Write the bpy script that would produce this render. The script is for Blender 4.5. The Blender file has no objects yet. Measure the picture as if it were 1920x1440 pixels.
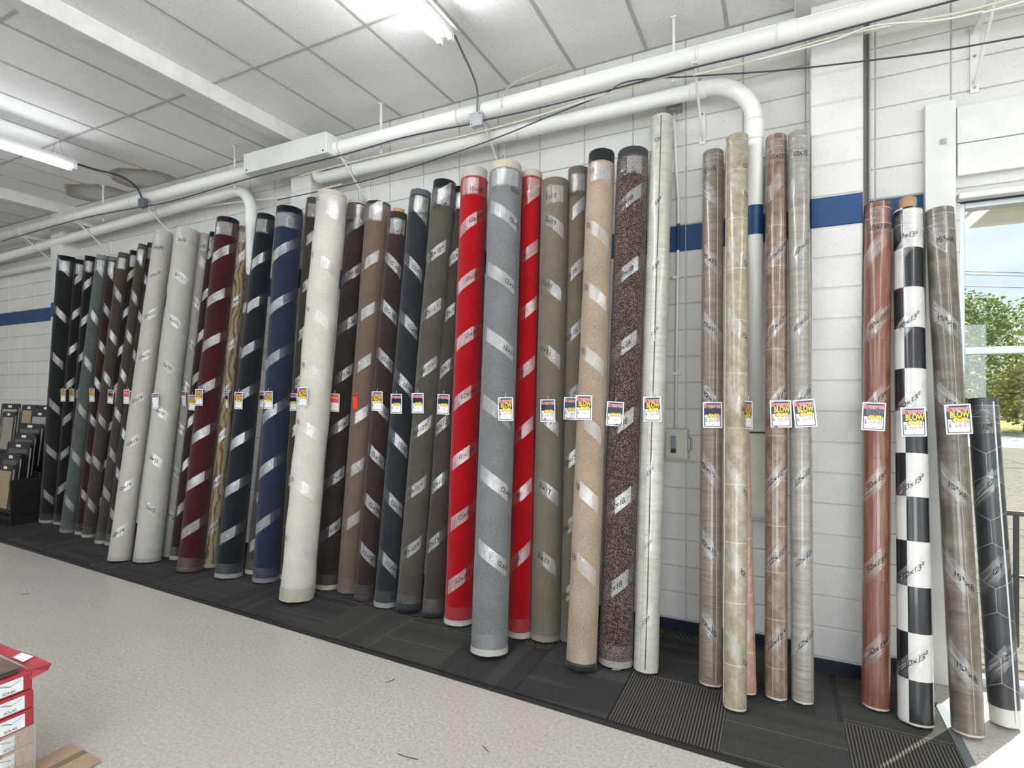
import bpy, math, random
from mathutils import Vector, Matrix, noise as mnoise
random.seed(7)
PI = math.pi
scene = bpy.context.scene
COL = scene.collection

# ------------------------------------------------------------------ camera
F = 1023.0            # focal length in pixels of a 1920 px wide frame
CH = 1.8              # eye height
TH = math.atan(502/1023)
CT, ST = math.cos(TH), math.sin(TH)
HZ = 735.0
cam_d = bpy.data.cameras.new('camera'); cam = bpy.data.objects.new('camera', cam_d); COL.objects.link(cam)
cam.location = (0, 0, CH); cam.rotation_euler = (PI/2, 0, TH)
cam_d.sensor_width = 36; cam_d.lens = 36*F/1920; cam_d.shift_y = (HZ-720)/1920
cam_d.clip_start = .02; cam_d.clip_end = 300
scene.camera = cam

# ------------------------------------------------------------------ world, sun, exposure
scene.view_settings.view_transform = 'Standard'; scene.view_settings.look = 'None'
scene.view_settings.gamma = 1; scene.view_settings.use_curve_mapping = False
scene.view_settings.exposure = -0.12
W = bpy.data.worlds.new('world'); scene.world = W; W.use_nodes = True
wn = W.node_tree.nodes; wl = W.node_tree.links
bg = wn['Background']
sky = wn.new('ShaderNodeTexSky'); sky.sky_type = 'NISHITA'; sky.sun_disc = False
sky.sun_elevation = math.radians(45); sky.sun_rotation = math.radians(30); sky.air_density = 1.0; sky.dust_density = 1.0
tc = wn.new('ShaderNodeTexCoord'); mp = wn.new('ShaderNodeMapping'); mp.inputs['Scale'].default_value = (1, 1, 3)
cn = wn.new('ShaderNodeTexNoise'); cn.inputs['Scale'].default_value = 2.2; cn.inputs['Detail'].default_value = 6
cr = wn.new('ShaderNodeValToRGB'); cr.color_ramp.elements[0].position = .45; cr.color_ramp.elements[1].position = .62
mx = wn.new('ShaderNodeMix'); mx.data_type = 'RGBA'; mx.inputs['B'].default_value = (9.5, 9.8, 10, 1)
wl.new(tc.outputs['Generated'], mp.inputs['Vector']); wl.new(mp.outputs['Vector'], cn.inputs['Vector'])
wl.new(cn.outputs['Fac'], cr.inputs['Fac']); wl.new(cr.outputs['Color'], mx.inputs['Factor'])
wl.new(sky.outputs['Color'], mx.inputs['A']); wl.new(mx.outputs['Result'], bg.inputs['Color'])
bg.inputs['Strength'].default_value = .12
SUN_DIR = Vector((-.502*.72, -.865*.72, -.70)).normalized()
sd = bpy.data.lights.new('sun', 'SUN'); so = bpy.data.objects.new('sun', sd); COL.objects.link(so)
sd.energy = 11; sd.angle = math.radians(.6); sd.color = (1, .96, .88)
so.rotation_euler = SUN_DIR.to_track_quat('-Z', 'Y').to_euler(); so.location = (5, 12, 9)

def area(name, loc, rot, sx, sy, power, col=(1, 1, 1), parent=None):
    d = bpy.data.lights.new(name, 'AREA'); d.shape = 'RECTANGLE'; d.size = sx; d.size_y = sy; d.energy = power; d.color = col
    o = bpy.data.objects.new(name, d); COL.objects.link(o); o.location = loc; o.rotation_euler = rot
    if parent: o.parent = parent
    return o
# daylight through the shop windows behind and beside the camera, and the glazed shop front on the right
area('window_daylight', (-4.6, -6.9, 2.0), (PI/2, 0, 0), 6.0, 2.6, 150, (.90, .95, 1))
area('window_daylight', (2.0, -6.9, 2.0), (PI/2, 0, 0), 4.2, 2.6, 330, (.90, .96, 1))
area('window_daylight', (4.53, 0.0, 1.7), (PI/2, 0, PI/2), 5.0, 2.8, 70, (1, .98, .94))
pd = area('shop_front_portal', (2.9, 4.36, 1.45), (-PI/2, 0, 0), 3.7, 2.7, 1)
pd.data.cycles.is_portal = True

# ------------------------------------------------------------------ helpers
def ray(px, py):
    u = (px-960)/F; w = (HZ-py)/F
    return (u*CT-ST, CT+u*ST, w)
def PY(px, py, Y):
    d = ray(px, py); t = Y/d[1]; return Vector((d[0]*t, Y, CH+d[2]*t))
def PZ(px, py, z):
    d = ray(px, py); t = (z-CH)/d[2]; return Vector((d[0]*t, d[1]*t, z))
def proj(p):
    zc = -p[0]*ST+p[1]*CT; xc = p[0]*CT+p[1]*ST
    return 960+F*xc/zc, HZ-F*(p[2]-CH)/zc, zc
def lin(c):
    out = []
    for v in c:
        v /= 255.0; out.append(v/12.92 if v <= .04045 else ((v+.055)/1.055)**2.4)
    return (*out, 1)

def tone(c, k=.6, sat=.85):
    c = lin(c); g = .2126*c[0]+.7152*c[1]+.0722*c[2]; k = k+(1-k)*min(1, g)**.7*.75
    return tuple(max(0, (g+(v-g)*sat))*k for v in c[:3])+(1,)
class MB:
    def __init__(s): s.v = []; s.f = []; s.m = []; s.uv = []
    def add(s, vs, fs, mi=0, uvs=None):
        o = len(s.v); s.v += [tuple(v) for v in vs]
        for i, f in enumerate(fs):
            s.f.append(tuple(o+k for k in f)); s.m.append(mi)
            s.uv.append(uvs[i] if uvs else None)
        return s
    def box(s, a, b, mi=0, M=None):
        x0, y0, z0 = a; x1, y1, z1 = b
        vs = [Vector(p) for p in ((x0,y0,z0),(x1,y0,z0),(x1,y1,z0),(x0,y1,z0),(x0,y0,z1),(x1,y0,z1),(x1,y1,z1),(x0,y1,z1))]
        if M: vs = [M @ v for v in vs]
        return s.add(vs, [(0,3,2,1),(4,5,6,7),(0,1,5,4),(1,2,6,5),(2,3,7,6),(3,0,4,7)], mi)
    def tube(s, pts, r, n=12, mi=0, cap=True):
        pts = [Vector(p) for p in pts]; rs = r if isinstance(r, (list, tuple)) else [r]*len(pts)
        ref = None; rings = []
        for i, p in enumerate(pts):
            t = (pts[min(i+1, len(pts)-1)]-pts[max(i-1, 0)]).normalized()
            if ref is None: ref = t.orthogonal().normalized()
            ref = (ref-t*ref.dot(t)).normalized(); b = t.cross(ref)
            rings.append([p+(ref*math.cos(2*PI*k/n)+b*math.sin(2*PI*k/n))*rs[i] for k in range(n)])
        vs = [v for rg in rings for v in rg]; fs = []
        for i in range(len(pts)-1):
            for k in range(n):
                k2 = (k+1) % n; fs.append((i*n+k, i*n+k2, (i+1)*n+k2, (i+1)*n+k))
        if cap: fs.append(tuple(range(n-1, -1, -1))); fs.append(tuple((len(pts)-1)*n+k for k in range(n)))
        return s.add(vs, fs, mi)
    def build(s, name, mats, parent=None, smooth=False, loc=None):
        me = bpy.data.meshes.new(name); me.from_pydata(s.v, [], s.f)
        for m in (mats if isinstance(mats, (list, tuple)) else [mats]): me.materials.append(m)
        me.polygons.foreach_set('material_index', s.m)
        if smooth: me.polygons.foreach_set('use_smooth', [True]*len(s.f))
        if any(u is not None for u in s.uv):
            ul = me.uv_layers.new(name='UVMap'); dat = []
            for f, u in zip(s.f, s.uv):
                dat += [c for p in (u if u else [(0, 0)]*len(f)) for c in p]
            ul.data.foreach_set('uv', dat)
        me.update()
        o = bpy.data.objects.new(name, me); COL.objects.link(o)
        if parent: o.parent = parent
        if loc is not None: o.location = loc
        return o
def bevel(o, w=.004, seg=2):
    b = o.modifiers.new('bevel', 'BEVEL'); b.width = w; b.segments = seg; b.limit_method = 'ANGLE'
    return o
def tag(o, label, cat, group=None, kind=None):
    if label: o['label'] = label
    if cat: o['category'] = cat
    if group: o['group'] = group
    if kind: o['kind'] = kind
    return o
def thing(name, label, cat, loc=(0, 0, 0), group=None):
    o = bpy.data.objects.new(name, None); COL.objects.link(o); o.location = loc; o.empty_display_size = .1
    return tag(o, label, cat, group)
def struct(o, label=None):
    o['kind'] = 'structure'
    if label: o['label'] = label
    return o

# ------------------------------------------------------------------ materials
def newmat(name):
    m = bpy.data.materials.new(name); m.use_nodes = True
    return m, m.node_tree.nodes, m.node_tree.links, m.node_tree.nodes['Principled BSDF']
def ramp(n, l, src, stops):
    r = n.new('ShaderNodeValToRGB'); e = r.color_ramp.elements
    while len(e) > 1: e.remove(e[-1])
    e[0].position = stops[0][0]; e[0].color = stops[0][1]
    for p, c in stops[1:]:
        k = e.new(p); k.color = c
    l.new(src, r.inputs['Fac']); return r.outputs['Color']
def noise(n, l, vec, scale, detail=3, rough=.5):
    t = n.new('ShaderNodeTexNoise'); t.inputs['Scale'].default_value = scale; t.inputs['Detail'].default_value = detail
    t.inputs['Roughness'].default_value = rough
    if vec is not None: l.new(vec, t.inputs['Vector'])
    return t.outputs['Fac']
def coord(n, l, kind='Object', scale=(1, 1, 1), loc=(0, 0, 0)):
    if kind == 'World': o = n.new('ShaderNodeNewGeometry').outputs['Position']
    elif kind == 'UV': o = n.new('ShaderNodeUVMap').outputs['UV']
    else: o = n.new('ShaderNodeTexCoord').outputs[kind]
    m = n.new('ShaderNodeMapping'); m.inputs['Scale'].default_value = scale; m.inputs['Location'].default_value = loc
    l.new(o, m.inputs['Vector']); return m.outputs['Vector']
def math_(n, l, op, a, b=None, c=None):
    t = n.new('ShaderNodeMath'); t.operation = op
    for i, v in enumerate((a, b, c)):
        if v is None: continue
        if isinstance(v, (int, float)): t.inputs[i].default_value = v
        else: l.new(v, t.inputs[i])
    return t.outputs[0]
def mixc(n, l, fac, a, b, mode='MIX'):
    t = n.new('ShaderNodeMix'); t.data_type = 'RGBA'; t.blend_type = mode
    for nm, v in (('Factor', fac), ('A', a), ('B', b)):
        if isinstance(v, (int, float)): t.inputs[nm].default_value = v
        elif isinstance(v, tuple): t.inputs[nm].default_value = v
        else: l.new(v, t.inputs[nm])
    return t.outputs['Result']
def bump(n, l, bs, h, strength=.3, dist=.01):
    b = n.new('ShaderNodeBump'); b.inputs['Strength'].default_value = strength; b.inputs['Distance'].default_value = dist
    l.new(h, b.inputs['Height']); l.new(b.outputs['Normal'], bs.inputs['Normal'])
def sep(n, l, vec):
    s = n.new('ShaderNodeSeparateXYZ'); l.new(vec, s.inputs[0]); return s.outputs
def plain(name, c, rough=.5, metal=0, var=.06, nscale=8, bmp=0):
    m, n, l, b = newmat(name)
    v = coord(n, l); f = noise(n, l, v, nscale, 4)
    c = lin(c); lo = tuple(x*(1-var) for x in c[:3])+(1,); hi = tuple(min(1, x*(1+var)) for x in c[:3])+(1,)
    l.new(ramp(n, l, f, [(.35, lo), (.65, hi)]), b.inputs['Base Color'])
    b.inputs['Roughness'].default_value = rough; b.inputs['Metallic'].default_value = metal
    if bmp: bump(n, l, b, noise(n, l, v, nscale*12, 3), bmp, .004)
    return m
_cc = {}
def carpet(col, contrast=.18, stripes=False, speckle=None, scale=150):
    key = (col, contrast, stripes, speckle)
    if key in _cc: return _cc[key]
    m, n, l, b = newmat('carpet_%d_%d_%d' % col)
    v = coord(n, l); f = noise(n, l, v, scale, 3, .7); g = noise(n, l, v, 5, 3)
    f2 = math_(n, l, 'ADD', math_(n, l, 'MULTIPLY', f, .75), math_(n, l, 'MULTIPLY', g, .25))
    c = tone(col, .40, 1.0 if col[0] > 190 and col[1] < 40 else .72); lo = tuple(x*(1-contrast*2.2) for x in c[:3])+(1,); hi = tuple(min(1, x*(1+contrast*2.2)) for x in c[:3])+(1,)
    colr = ramp(n, l, f2, [(.36, lo), (.64, hi)])
    if speckle:
        vs = coord(n, l, 'Object', (1, 1, 1.0)); t = n.new('ShaderNodeTexVoronoi'); t.inputs['Scale'].default_value = 210
        l.new(vs, t.inputs['Vector']); s_ = sep(n, l, t.outputs['Color'])
        colr = mixc(n, l, ramp(n, l, s_[0], [(.55, (0, 0, 0, 1)), (.62, (1, 1, 1, 1))]), colr, lin(speckle[0]))
        colr = mixc(n, l, ramp(n, l, s_[1], [(.7, (0, 0, 0, 1)), (.75, (1, 1, 1, 1))]), colr, lin(speckle[1]))
    if stripes:
        uv = coord(n, l, 'UV'); x = sep(n, l, uv)[0]
        w = math_(n, l, 'SINE', math_(n, l, 'MULTIPLY', x, 2*PI/.022))
        colr = mixc(n, l, math_(n, l, 'MULTIPLY_ADD', w, .22, .22), colr, (c[0]*.35, c[1]*.35, c[2]*.35, 1))
    l.new(colr, b.inputs['Base Color']); b.inputs['Roughness'].default_value = .95
    b.inputs['Sheen Weight'].default_value = .15
    b.inputs['Specular IOR Level'].default_value = .15
    bump(n, l, b, f, .55, .006)
    _cc[key] = m; return m
def swirl_carpet(c1, c2):
    m, n, l, b = newmat('swirl_pattern_carpet')
    v = coord(n, l, 'UV', (7, 3.2, 1)); w = n.new('ShaderNodeTexWave'); w.inputs['Scale'].default_value = .8
    w.inputs['Distortion'].default_value = 11; w.inputs['Detail'].default_value = 3; w.inputs['Detail Scale'].default_value = 1.2
    l.new(v, w.inputs['Vector'])
    l.new(ramp(n, l, w.outputs['Fac'], [(.12, tone(c2, .6)), (.38, tone(c1, .6)), (1, tone(c1, .6))]), b.inputs['Base Color']); b.inputs['Roughness'].default_value = .9
    return m
def coat(b, r=.3):
    b.inputs['Roughness'].default_value = r; b.inputs['Coat Weight'].default_value = .5; b.inputs['Coat Roughness'].default_value = .09
def wood_vinyl(name, c1, c2, c3, seam=.17, off=.0, plank=.62, vertical=False, k=1.0):
    m, n, l, b = newmat(name)
    uv = coord(n, l, 'UV', (1, 1, 1), (off, 0, 0)); s = sep(n, l, uv)
    px = math_(n, l, 'DIVIDE', s[0], seam); ip = math_(n, l, 'FLOOR', px); fp = math_(n, l, 'FRACT', px)
    yo = math_(n, l, 'ADD', math_(n, l, 'DIVIDE', s[1], plank), math_(n, l, 'MULTIPLY', ip, .37))
    iy = math_(n, l, 'FLOOR', yo); fy = math_(n, l, 'FRACT', yo)
    cmb = n.new('ShaderNodeCombineXYZ'); l.new(math_(n, l, 'ADD', ip, math_(n, l, 'MULTIPLY', iy, 7.3)), cmb.inputs[2])
    if vertical: l.new(math_(n, l, 'MULTIPLY', s[0], 60*k), cmb.inputs[0]); l.new(math_(n, l, 'MULTIPLY', s[1], 4*k), cmb.inputs[1])
    else: l.new(math_(n, l, 'MULTIPLY', s[0], 6*k), cmb.inputs[0]); l.new(math_(n, l, 'MULTIPLY', s[1], 42*k), cmb.inputs[1])
    g = noise(n, l, cmb.outputs[0], 1, 5, .65)
    r_ = n.new('ShaderNodeTexWhiteNoise'); r_.noise_dimensions = '2D'
    c2_ = n.new('ShaderNodeCombineXYZ'); l.new(ip, c2_.inputs[0]); l.new(iy, c2_.inputs[1]); l.new(c2_.outputs[0], r_.inputs['Vector'])
    col = ramp(n, l, g, [(.3, tone(c1)), (.5, tone(c2)), (.72, tone(c3))])
    big = noise(n, l, coord(n, l, 'UV', (3, 3, 1)), 1.6, 2)
    col = mixc(n, l, math_(n, l, 'MULTIPLY', r_.outputs['Value'], .28), col, tone(c1))
    col = mixc(n, l, math_(n, l, 'MULTIPLY', big, .25), col, tone(c3))
    e = math_(n, l, 'MINIMUM', math_(n, l, 'MULTIPLY', fp, seam), math_(n, l, 'MULTIPLY', fy, plank))
    line = math_(n, l, 'LESS_THAN', e, .0028)
    col = mixc(n, l, math_(n, l, 'MULTIPLY', line, .55), col, tuple(x*.35 for x in tone(c1)[:3])+(1,))
    l.new(col, b.inputs['Base Color']); coat(b)
    bump(n, l, b, noise(n, l, coord(n, l, 'UV', (14, 2, 1) if vertical else (4, 22, 1)), 1.5, 3), .25, .012)
    return m
def stone_vinyl(name, c1, c2, c3, grout, tx=.30, ty=.33, off=.1):
    m, n, l, b = newmat(name)
    uv = coord(n, l, 'UV', (1, 1, 1), (off, .1, 0)); s = sep(n, l, uv)
    fx = math_(n, l, 'FRACT', math_(n, l, 'DIVIDE', s[0], tx)); fy = math_(n, l, 'FRACT', math_(n, l, 'DIVIDE', s[1], ty))
    g = noise(n, l, coord(n, l, 'UV', (16, 12, 1)), 1, 7, .7)
    g2 = noise(n, l, coord(n, l, 'UV', (3, 3, 1)), 1, 2)
    col = ramp(n, l, g, [(.32, tone(c1)), (.5, tone(c2)), (.66, tone(c3))])
    col = mixc(n, l, math_(n, l, 'MULTIPLY', g2, .35), col, tone(c1))
    e = math_(n, l, 'MINIMUM', math_(n, l, 'MULTIPLY', fx, tx), math_(n, l, 'MULTIPLY', fy, ty))
    col = mixc(n, l, math_(n, l, 'MULTIPLY', math_(n, l, 'LESS_THAN', e, .005), .75), col, tone(grout))
    l.new(col, b.inputs['Base Color']); coat(b)
    bump(n, l, b, g, .15, .006)
    return m
def checker_vinyl(sz=.245, off=.0, voff=0):
    m, n, l, b = newmat('checkerboard_vinyl')
    uv = coord(n, l, 'UV', (1/sz, 1/sz, 1), (off, voff, 0)); s = sep(n, l, uv)
    k = math_(n, l, 'MODULO', math_(n, l, 'ADD', math_(n, l, 'FLOOR', s[0]), math_(n, l, 'FLOOR', s[1])), 2)
    l.new(mixc(n, l, math_(n, l, 'ABSOLUTE', k), lin((14, 17, 25)), lin((206, 205, 202))), b.inputs['Base Color']); coat(b)
    return m

def painted_block(name, col, pit=.5):
    m, n, l, b = newmat(name)
    v = coord(n, l, 'World'); f = noise(n, l, v, 90, 3, .6); g = noise(n, l, v, 2.2, 4)
    c = lin(col)
    cc = ramp(n, l, g, [(.3, tuple(x*.90 for x in c[:3])+(1,)), (.6, c)])
    pits = ramp(n, l, noise(n, l, v, 95, 2, .5), [(.30, (.55, .55, .55, 1)), (.35, (1, 1, 1, 1))])
    cc = mixc(n, l, pit, cc, mixc(n, l, 1.0, cc, pits, 'MULTIPLY'))
    l.new(cc, b.inputs['Base Color']); b.inputs['Roughness'].default_value = .62
    bump(n, l, b, f, .35, .006)
    return m
WALLC = (216, 216, 212); BLUEC = (24, 66, 112)
M_block = painted_block('painted_white_block', WALLC)
M_blue = painted_block('painted_blue_block', BLUEC, .15)
M_mortar = painted_block('painted_mortar', (206, 206, 202), .2)
M_white = plain('white_paint', (222, 222, 219), .45, bmp=.1)
M_whitewood = plain('white_painted_wood', (214, 215, 211), .5, nscale=5, bmp=.15)
M_dark = plain('black_metal', (24, 25, 28), .45)
M_cream = plain('cream_enamel', (196, 196, 184), .4)
M_navybase = plain('navy_vinyl_base', (18, 26, 44), .45)
M_alu = plain('brushed_aluminium', (176, 184, 188), .35, .6)
M_galv = plain('galvanised_steel', (150, 154, 158), .4, .5, var=.15, nscale=25)
M_cable_d = plain('dark_cable', (52, 54, 66), .5)
M_cable_l = plain('pale_cable', (205, 198, 180), .5)
M_cable_g = plain('grey_flexible_conduit', (112, 112, 110), .4, .3)
M_core = plain('cardboard_core', (176, 140, 104), .85, nscale=20)
M_card = plain('brown_cardboard', (168, 142, 118), .85, nscale=20)

def stripe_paint():
    m, n, l, b = newmat('white_paint_with_blue_stripe')
    z = sep(n, l, n.new('ShaderNodeNewGeometry').outputs['Position'])[2]
    k = math_(n, l, 'MULTIPLY', math_(n, l, 'GREATER_THAN', z, 2.854), math_(n, l, 'LESS_THAN', z, 3.051))
    l.new(mixc(n, l, k, lin((229, 230, 226)), lin(BLUEC)), b.inputs['Base Color']); b.inputs['Roughness'].default_value = .4
    return m
M_pipe = stripe_paint()

def film_mat(name, base, amp, gl, wh=.85):
    m, n, l, b = newmat(name)
    n.remove(b); out = n['Material Output']
    uv = coord(n, l, 'UV', (260, 9, 1)); f = noise(n, l, uv, 1, 2, .6)
    g = noise(n, l, coord(n, l, 'UV', (30, 14, 1)), 1, 3, .6)
    a = math_(n, l, 'ADD', math_(n, l, 'MULTIPLY', math_(n, l, 'SUBTRACT', f, .42), amp*2.2), math_(n, l, 'MULTIPLY', math_(n, l, 'SUBTRACT', g, .5), amp*1.6))
    a = math_(n, l, 'ADD', a, base); a = math_(n, l, 'MINIMUM', math_(n, l, 'MAXIMUM', a, .02), .9)
    tr = n.new('ShaderNodeBsdfTransparent'); df = n.new('ShaderNodeBsdfDiffuse'); df.inputs['Color'].default_value = (wh, wh, wh*1.01, 1)
    m1 = n.new('ShaderNodeMixShader'); l.new(a, m1.inputs[0]); l.new(tr.outputs[0], m1.inputs[1]); l.new(df.outputs[0], m1.inputs[2])
    gs = n.new('ShaderNodeBsdfGlossy'); gs.inputs['Roughness'].default_value = .12
    bp = n.new('ShaderNodeBump'); bp.inputs['Strength'].default_value = .5; bp.inputs['Distance'].default_value = .004
    l.new(math_(n, l, 'ADD', f, g), bp.inputs['Height']); l.new(bp.outputs[0], gs.inputs['Normal'])
    fr = n.new('ShaderNodeLayerWeight'); fr.inputs['Blend'].default_value = .3
    m2 = n.new('ShaderNodeMixShader'); l.new(math_(n, l, 'MULTIPLY_ADD', math_(n, l, 'POWER', fr.outputs['Facing'], 3.0), gl*.6, gl*.22), m2.inputs[0])
    l.new(m1.outputs[0], m2.inputs[1]); l.new(gs.outputs[0], m2.inputs[2]); l.new(m2.outputs[0], out.inputs['Surface'])
    return m
M_film = film_mat('stretch_film', .03, .04, .25)
M_filmp = film_mat('stretch_film_painted_sheen', .15, .26, .5)  # white haze and streaks painted in for the room's reflections on the wrap
M_filmv = film_mat('clear_film_on_vinyl', .02, .05, .35)
_n = M_filmv.node_tree.nodes; _l = M_filmv.node_tree.links   # highlights on creases along the wrap, painted as fine white lines
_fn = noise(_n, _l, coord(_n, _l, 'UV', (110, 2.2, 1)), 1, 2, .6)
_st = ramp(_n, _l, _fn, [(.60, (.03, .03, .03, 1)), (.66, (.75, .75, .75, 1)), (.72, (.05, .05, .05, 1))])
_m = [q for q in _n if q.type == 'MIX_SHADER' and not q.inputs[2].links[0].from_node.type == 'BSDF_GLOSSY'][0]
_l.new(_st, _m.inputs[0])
M_marker = plain('black_marker_ink', (18, 18, 22), .5)

# ------------------------------------------------------------------ hand lettering (pen strokes)
def oval(cx, cy, rx, ry, a0=0, a1=360, k=9): return [(cx+rx*math.cos(math.radians(a0+(a1-a0)*i/k)), cy+ry*math.sin(math.radians(a0+(a1-a0)*i/k))) for i in range(k+1)]
GL = {'0': [oval(.3, .5, .24, .5, 90, 450)], '1': [[(.16, 0), (.24, 1)]],
 '2': [[(.05, .78), (.18, .97), (.42, .97), (.5, .75), (.3, .4), (.04, .02), (.58, .05)]],
 '3': [[(.06, .92), (.34, 1), (.5, .82), (.42, .6), (.2, .52), (.46, .44), (.54, .2), (.34, 0), (.04, .06)]],
 '4': [[(.1, 1), (.06, .48), (.56, .5)], [(.44, .95), (.42, 0)]],
 '5': [[(.54, .98), (.14, .98), (.1, .58), (.38, .6), (.52, .34), (.38, .03), (.05, .05)]],
 '6': [[(.44, 1), (.14, .6), (.06, .25), (.24, 0), (.46, .14), (.44, .4), (.2, .46), (.08, .3)]],
 '7': [[(.04, .97), (.54, .98), (.24, 0)]],
 '8': [oval(.3, .74, .19, .25, 90, 450), oval(.3, .25, .24, .25, 90, 450)],
 '9': [oval(.3, .72, .2, .27, 0, 360), [(.5, .72), (.42, 0)]],
 'x': [[(.05, .62), (.5, .08)], [(.48, .66), (.06, .04)]],
 '$': [[(.5, .8), (.3, .92), (.1, .75), (.45, .38), (.28, .12), (.05, .25)], [(.3, 1.05), (.28, -.05)]],
 '.': [[(.1, 0), (.16, .05)]], '~': [[(.0, .3), (.15, .55), (.3, .2), (.45, .55), (.6, .2), (.75, .5), (.9, .25), (1.1, .4)]], ' ': []}
def strokes(txt, h, jit=.05, rnd=None):
    rnd = rnd or random; out = []; x = 0; sup = False
    for ch in txt:
        if ch == '^': sup = True; continue
        s = h*(.55 if sup else 1); dy = h*.6 if sup else 0
        for st in GL[ch]:
            out.append([(x+(a+rnd.uniform(-jit, jit)*.5)*s, dy+(b+rnd.uniform(-jit, jit))*s) for a, b in st])
        x += s*(.42 if ch in '1.' else (1.2 if ch == '~' else .68)); sup = False
    return out, x
def ribbon_quads(pl, w):
    qs = []
    for (x0, y0), (x1, y1) in zip(pl, pl[1:]):
        dx, dy = x1-x0, y1-y0; L = math.hypot(dx, dy) or 1e-6; dx /= L; dy /= L
        e = w*.35; x0_, y0_, x1_, y1_ = x0-dx*e, y0-dy*e, x1+dx*e, y1+dy*e; nx, ny = -dy*w/2, dx*w/2
        qs.append([(x0_-nx, y0_-ny), (x1_-nx, y1_-ny), (x1_+nx, y1_+ny), (x0_+nx, y0_+ny)])
    return qs

def text_mesh(txt, h, narrow=1.0, extr=0, font_off=0.0):
    cu = bpy.data.curves.new('lettering', 'FONT'); cu.body = txt; cu.size = h/.72; cu.extrude = extr; cu.align_x = 'CENTER'; cu.offset = font_off
    o = bpy.data.objects.new('lettering', cu); COL.objects.link(o)
    me = bpy.data.meshes.new_from_object(o, depsgraph=bpy.context.evaluated_depsgraph_get())
    vs = [Vector((v.co.x*narrow, v.co.y, v.co.z)) for v in me.vertices]; fs = [tuple(p.vertices) for p in me.polygons]
    bpy.data.objects.remove(o); bpy.data.curves.remove(cu); bpy.data.meshes.remove(me)
    return vs, fs

# ================================================================== SETTING
WY = 4.23; C = .1968; BX = .395; GX = -.63; CZ = 4.43
BEAMS = (-9.04, -4.40, .24)
XL, XR, YB = -14.0, 4.6, -7.0

# floor -----------------------------------------------------------------
def floor_mat():
    m, n, l, b = newmat('speckled_vinyl_floor')
    v = coord(n, l, 'World'); s = sep(n, l, v)
    f = noise(n, l, coord(n, l, 'World', (1, 1, 1)), 55, 4, .75); f2 = noise(n, l, v, 140, 2, .6); g = noise(n, l, v, .9, 3)
    col = ramp(n, l, f, [(.30, lin((132, 125, 117))), (.42, lin((182, 176, 168))), (.55, lin((194, 189, 182))), (.70, lin((220, 218, 213)))])
    col = mixc(n, l, ramp(n, l, f2, [(.66, (0, 0, 0, 1)), (.72, (.8, .8, .8, 1))]), col, lin((104, 94, 88)))
    col = mixc(n, l, ramp(n, l, g, [(.4, (0, 0, 0, 1)), (.7, (.35, .35, .35, 1))]), col, lin((180, 169, 161)))
    fx = math_(n, l, 'FRACT', math_(n, l, 'DIVIDE', math_(n, l, 'ADD', s[0], 30), .296)); fy = math_(n, l, 'FRACT', math_(n, l, 'DIVIDE', math_(n, l, 'ADD', s[1], 30), .296))
    e = math_(n, l, 'MINIMUM', fx, fy); ln = math_(n, l, 'LESS_THAN', e, .006)
    col = mixc(n, l, math_(n, l, 'MULTIPLY', ln, .22), col, lin((120, 112, 104)))
    l.new(col, b.inputs['Base Color']); l.new(ramp(n, l, g, [(.3, (.28, .28, .28, 1)), (.7, (.42, .42, .42, 1))]), b.inputs['Roughness'])
    bump(n, l, b, f, .08, .002)
    return m
fl = MB().box((XL-.2, YB-.2, -.1), (XR+.2, WY+.16, 0)).build('floor', floor_mat()); struct(fl, 'pale speckled vinyl tile shop floor')

# carpet tile runner along the wall ---------------------------------------
def mat_tile(name, c, kind):
    m, n, l, b = newmat(name)
    uv = coord(n, l, 'UV'); s = sep(n, l, uv)
    wob = noise(n, l, coord(n, l, 'UV', (2, 30, 1)), 1, 2)
    cc = lin(c)
    f = noise(n, l, coord(n, l, 'World'), 260, 2, .7)
    col = ramp(n, l, f, [(.3, tuple(x*.6 for x in cc[:3])+(1,)), (.7, tuple(min(1, x*1.5) for x in cc[:3])+(1,))])
    if kind == 'rib':
        w = math_(n, l, 'SINE', math_(n, l, 'MULTIPLY', s[0], 2*PI/.0165))
        col = mixc(n, l, math_(n, l, 'GREATER_THAN', w, .25), col, lin((112, 106, 96)))
        bump(n, l, b, w, .9, .004)
    elif kind == 'line':
        w = math_(n, l, 'SINE', math_(n, l, 'MULTIPLY', s[0], 2*PI/.0085))
        k = ramp(n, l, noise(n, l, coord(n, l, 'UV', (9, .4, 1)), 1, 2), [(.48, (0, 0, 0, 1)), (.55, (.7, .7, .7, 1))])
        col = mixc(n, l, math_(n, l, 'MULTIPLY', math_(n, l, 'GREATER_THAN', w, .3), k), col, lin((96, 92, 86)))
        bump(n, l, b, w, .5, .003)
    else:
        w = math_(n, l, 'FRACT', math_(n, l, 'DIVIDE', s[0], .29)); e = math_(n, l, 'LESS_THAN', w, .012)
        band = ramp(n, l, noise(n, l, coord(n, l, 'UV', (7, .3, 1)), 1, 1), [(.45, (0, 0, 0, 1)), (.55, (.6, .6, .6, 1))])
        col = mixc(n, l, band, col, lin((72, 69, 64)))
        col = mixc(n, l, math_(n, l, 'MULTIPLY', e, .8), col, lin((130, 126, 104)))
        bump(n, l, b, f, .4, .003)
    l.new(col, b.inputs['Base Color']); b.inputs['Roughness'].default_value = .9; b.inputs['Specular IOR Level'].default_value = .2
    return m
MT = [mat_tile('ribbed_carpet_tile', (44, 44, 46), 'rib'), mat_tile('lined_carpet_tile', (56, 56, 58), 'line'),
      mat_tile('banded_carpet_tile', (60, 60, 58), 'band'), mat_tile('banded_carpet_tile_dark', (52, 53, 56), 'band')]
runner = thing('carpet_tile_runner', 'dark grey carpet tile runner under the standing rolls, black edge strip', 'carpet')
SH = .040; TS = .58; TZ = .009
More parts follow.
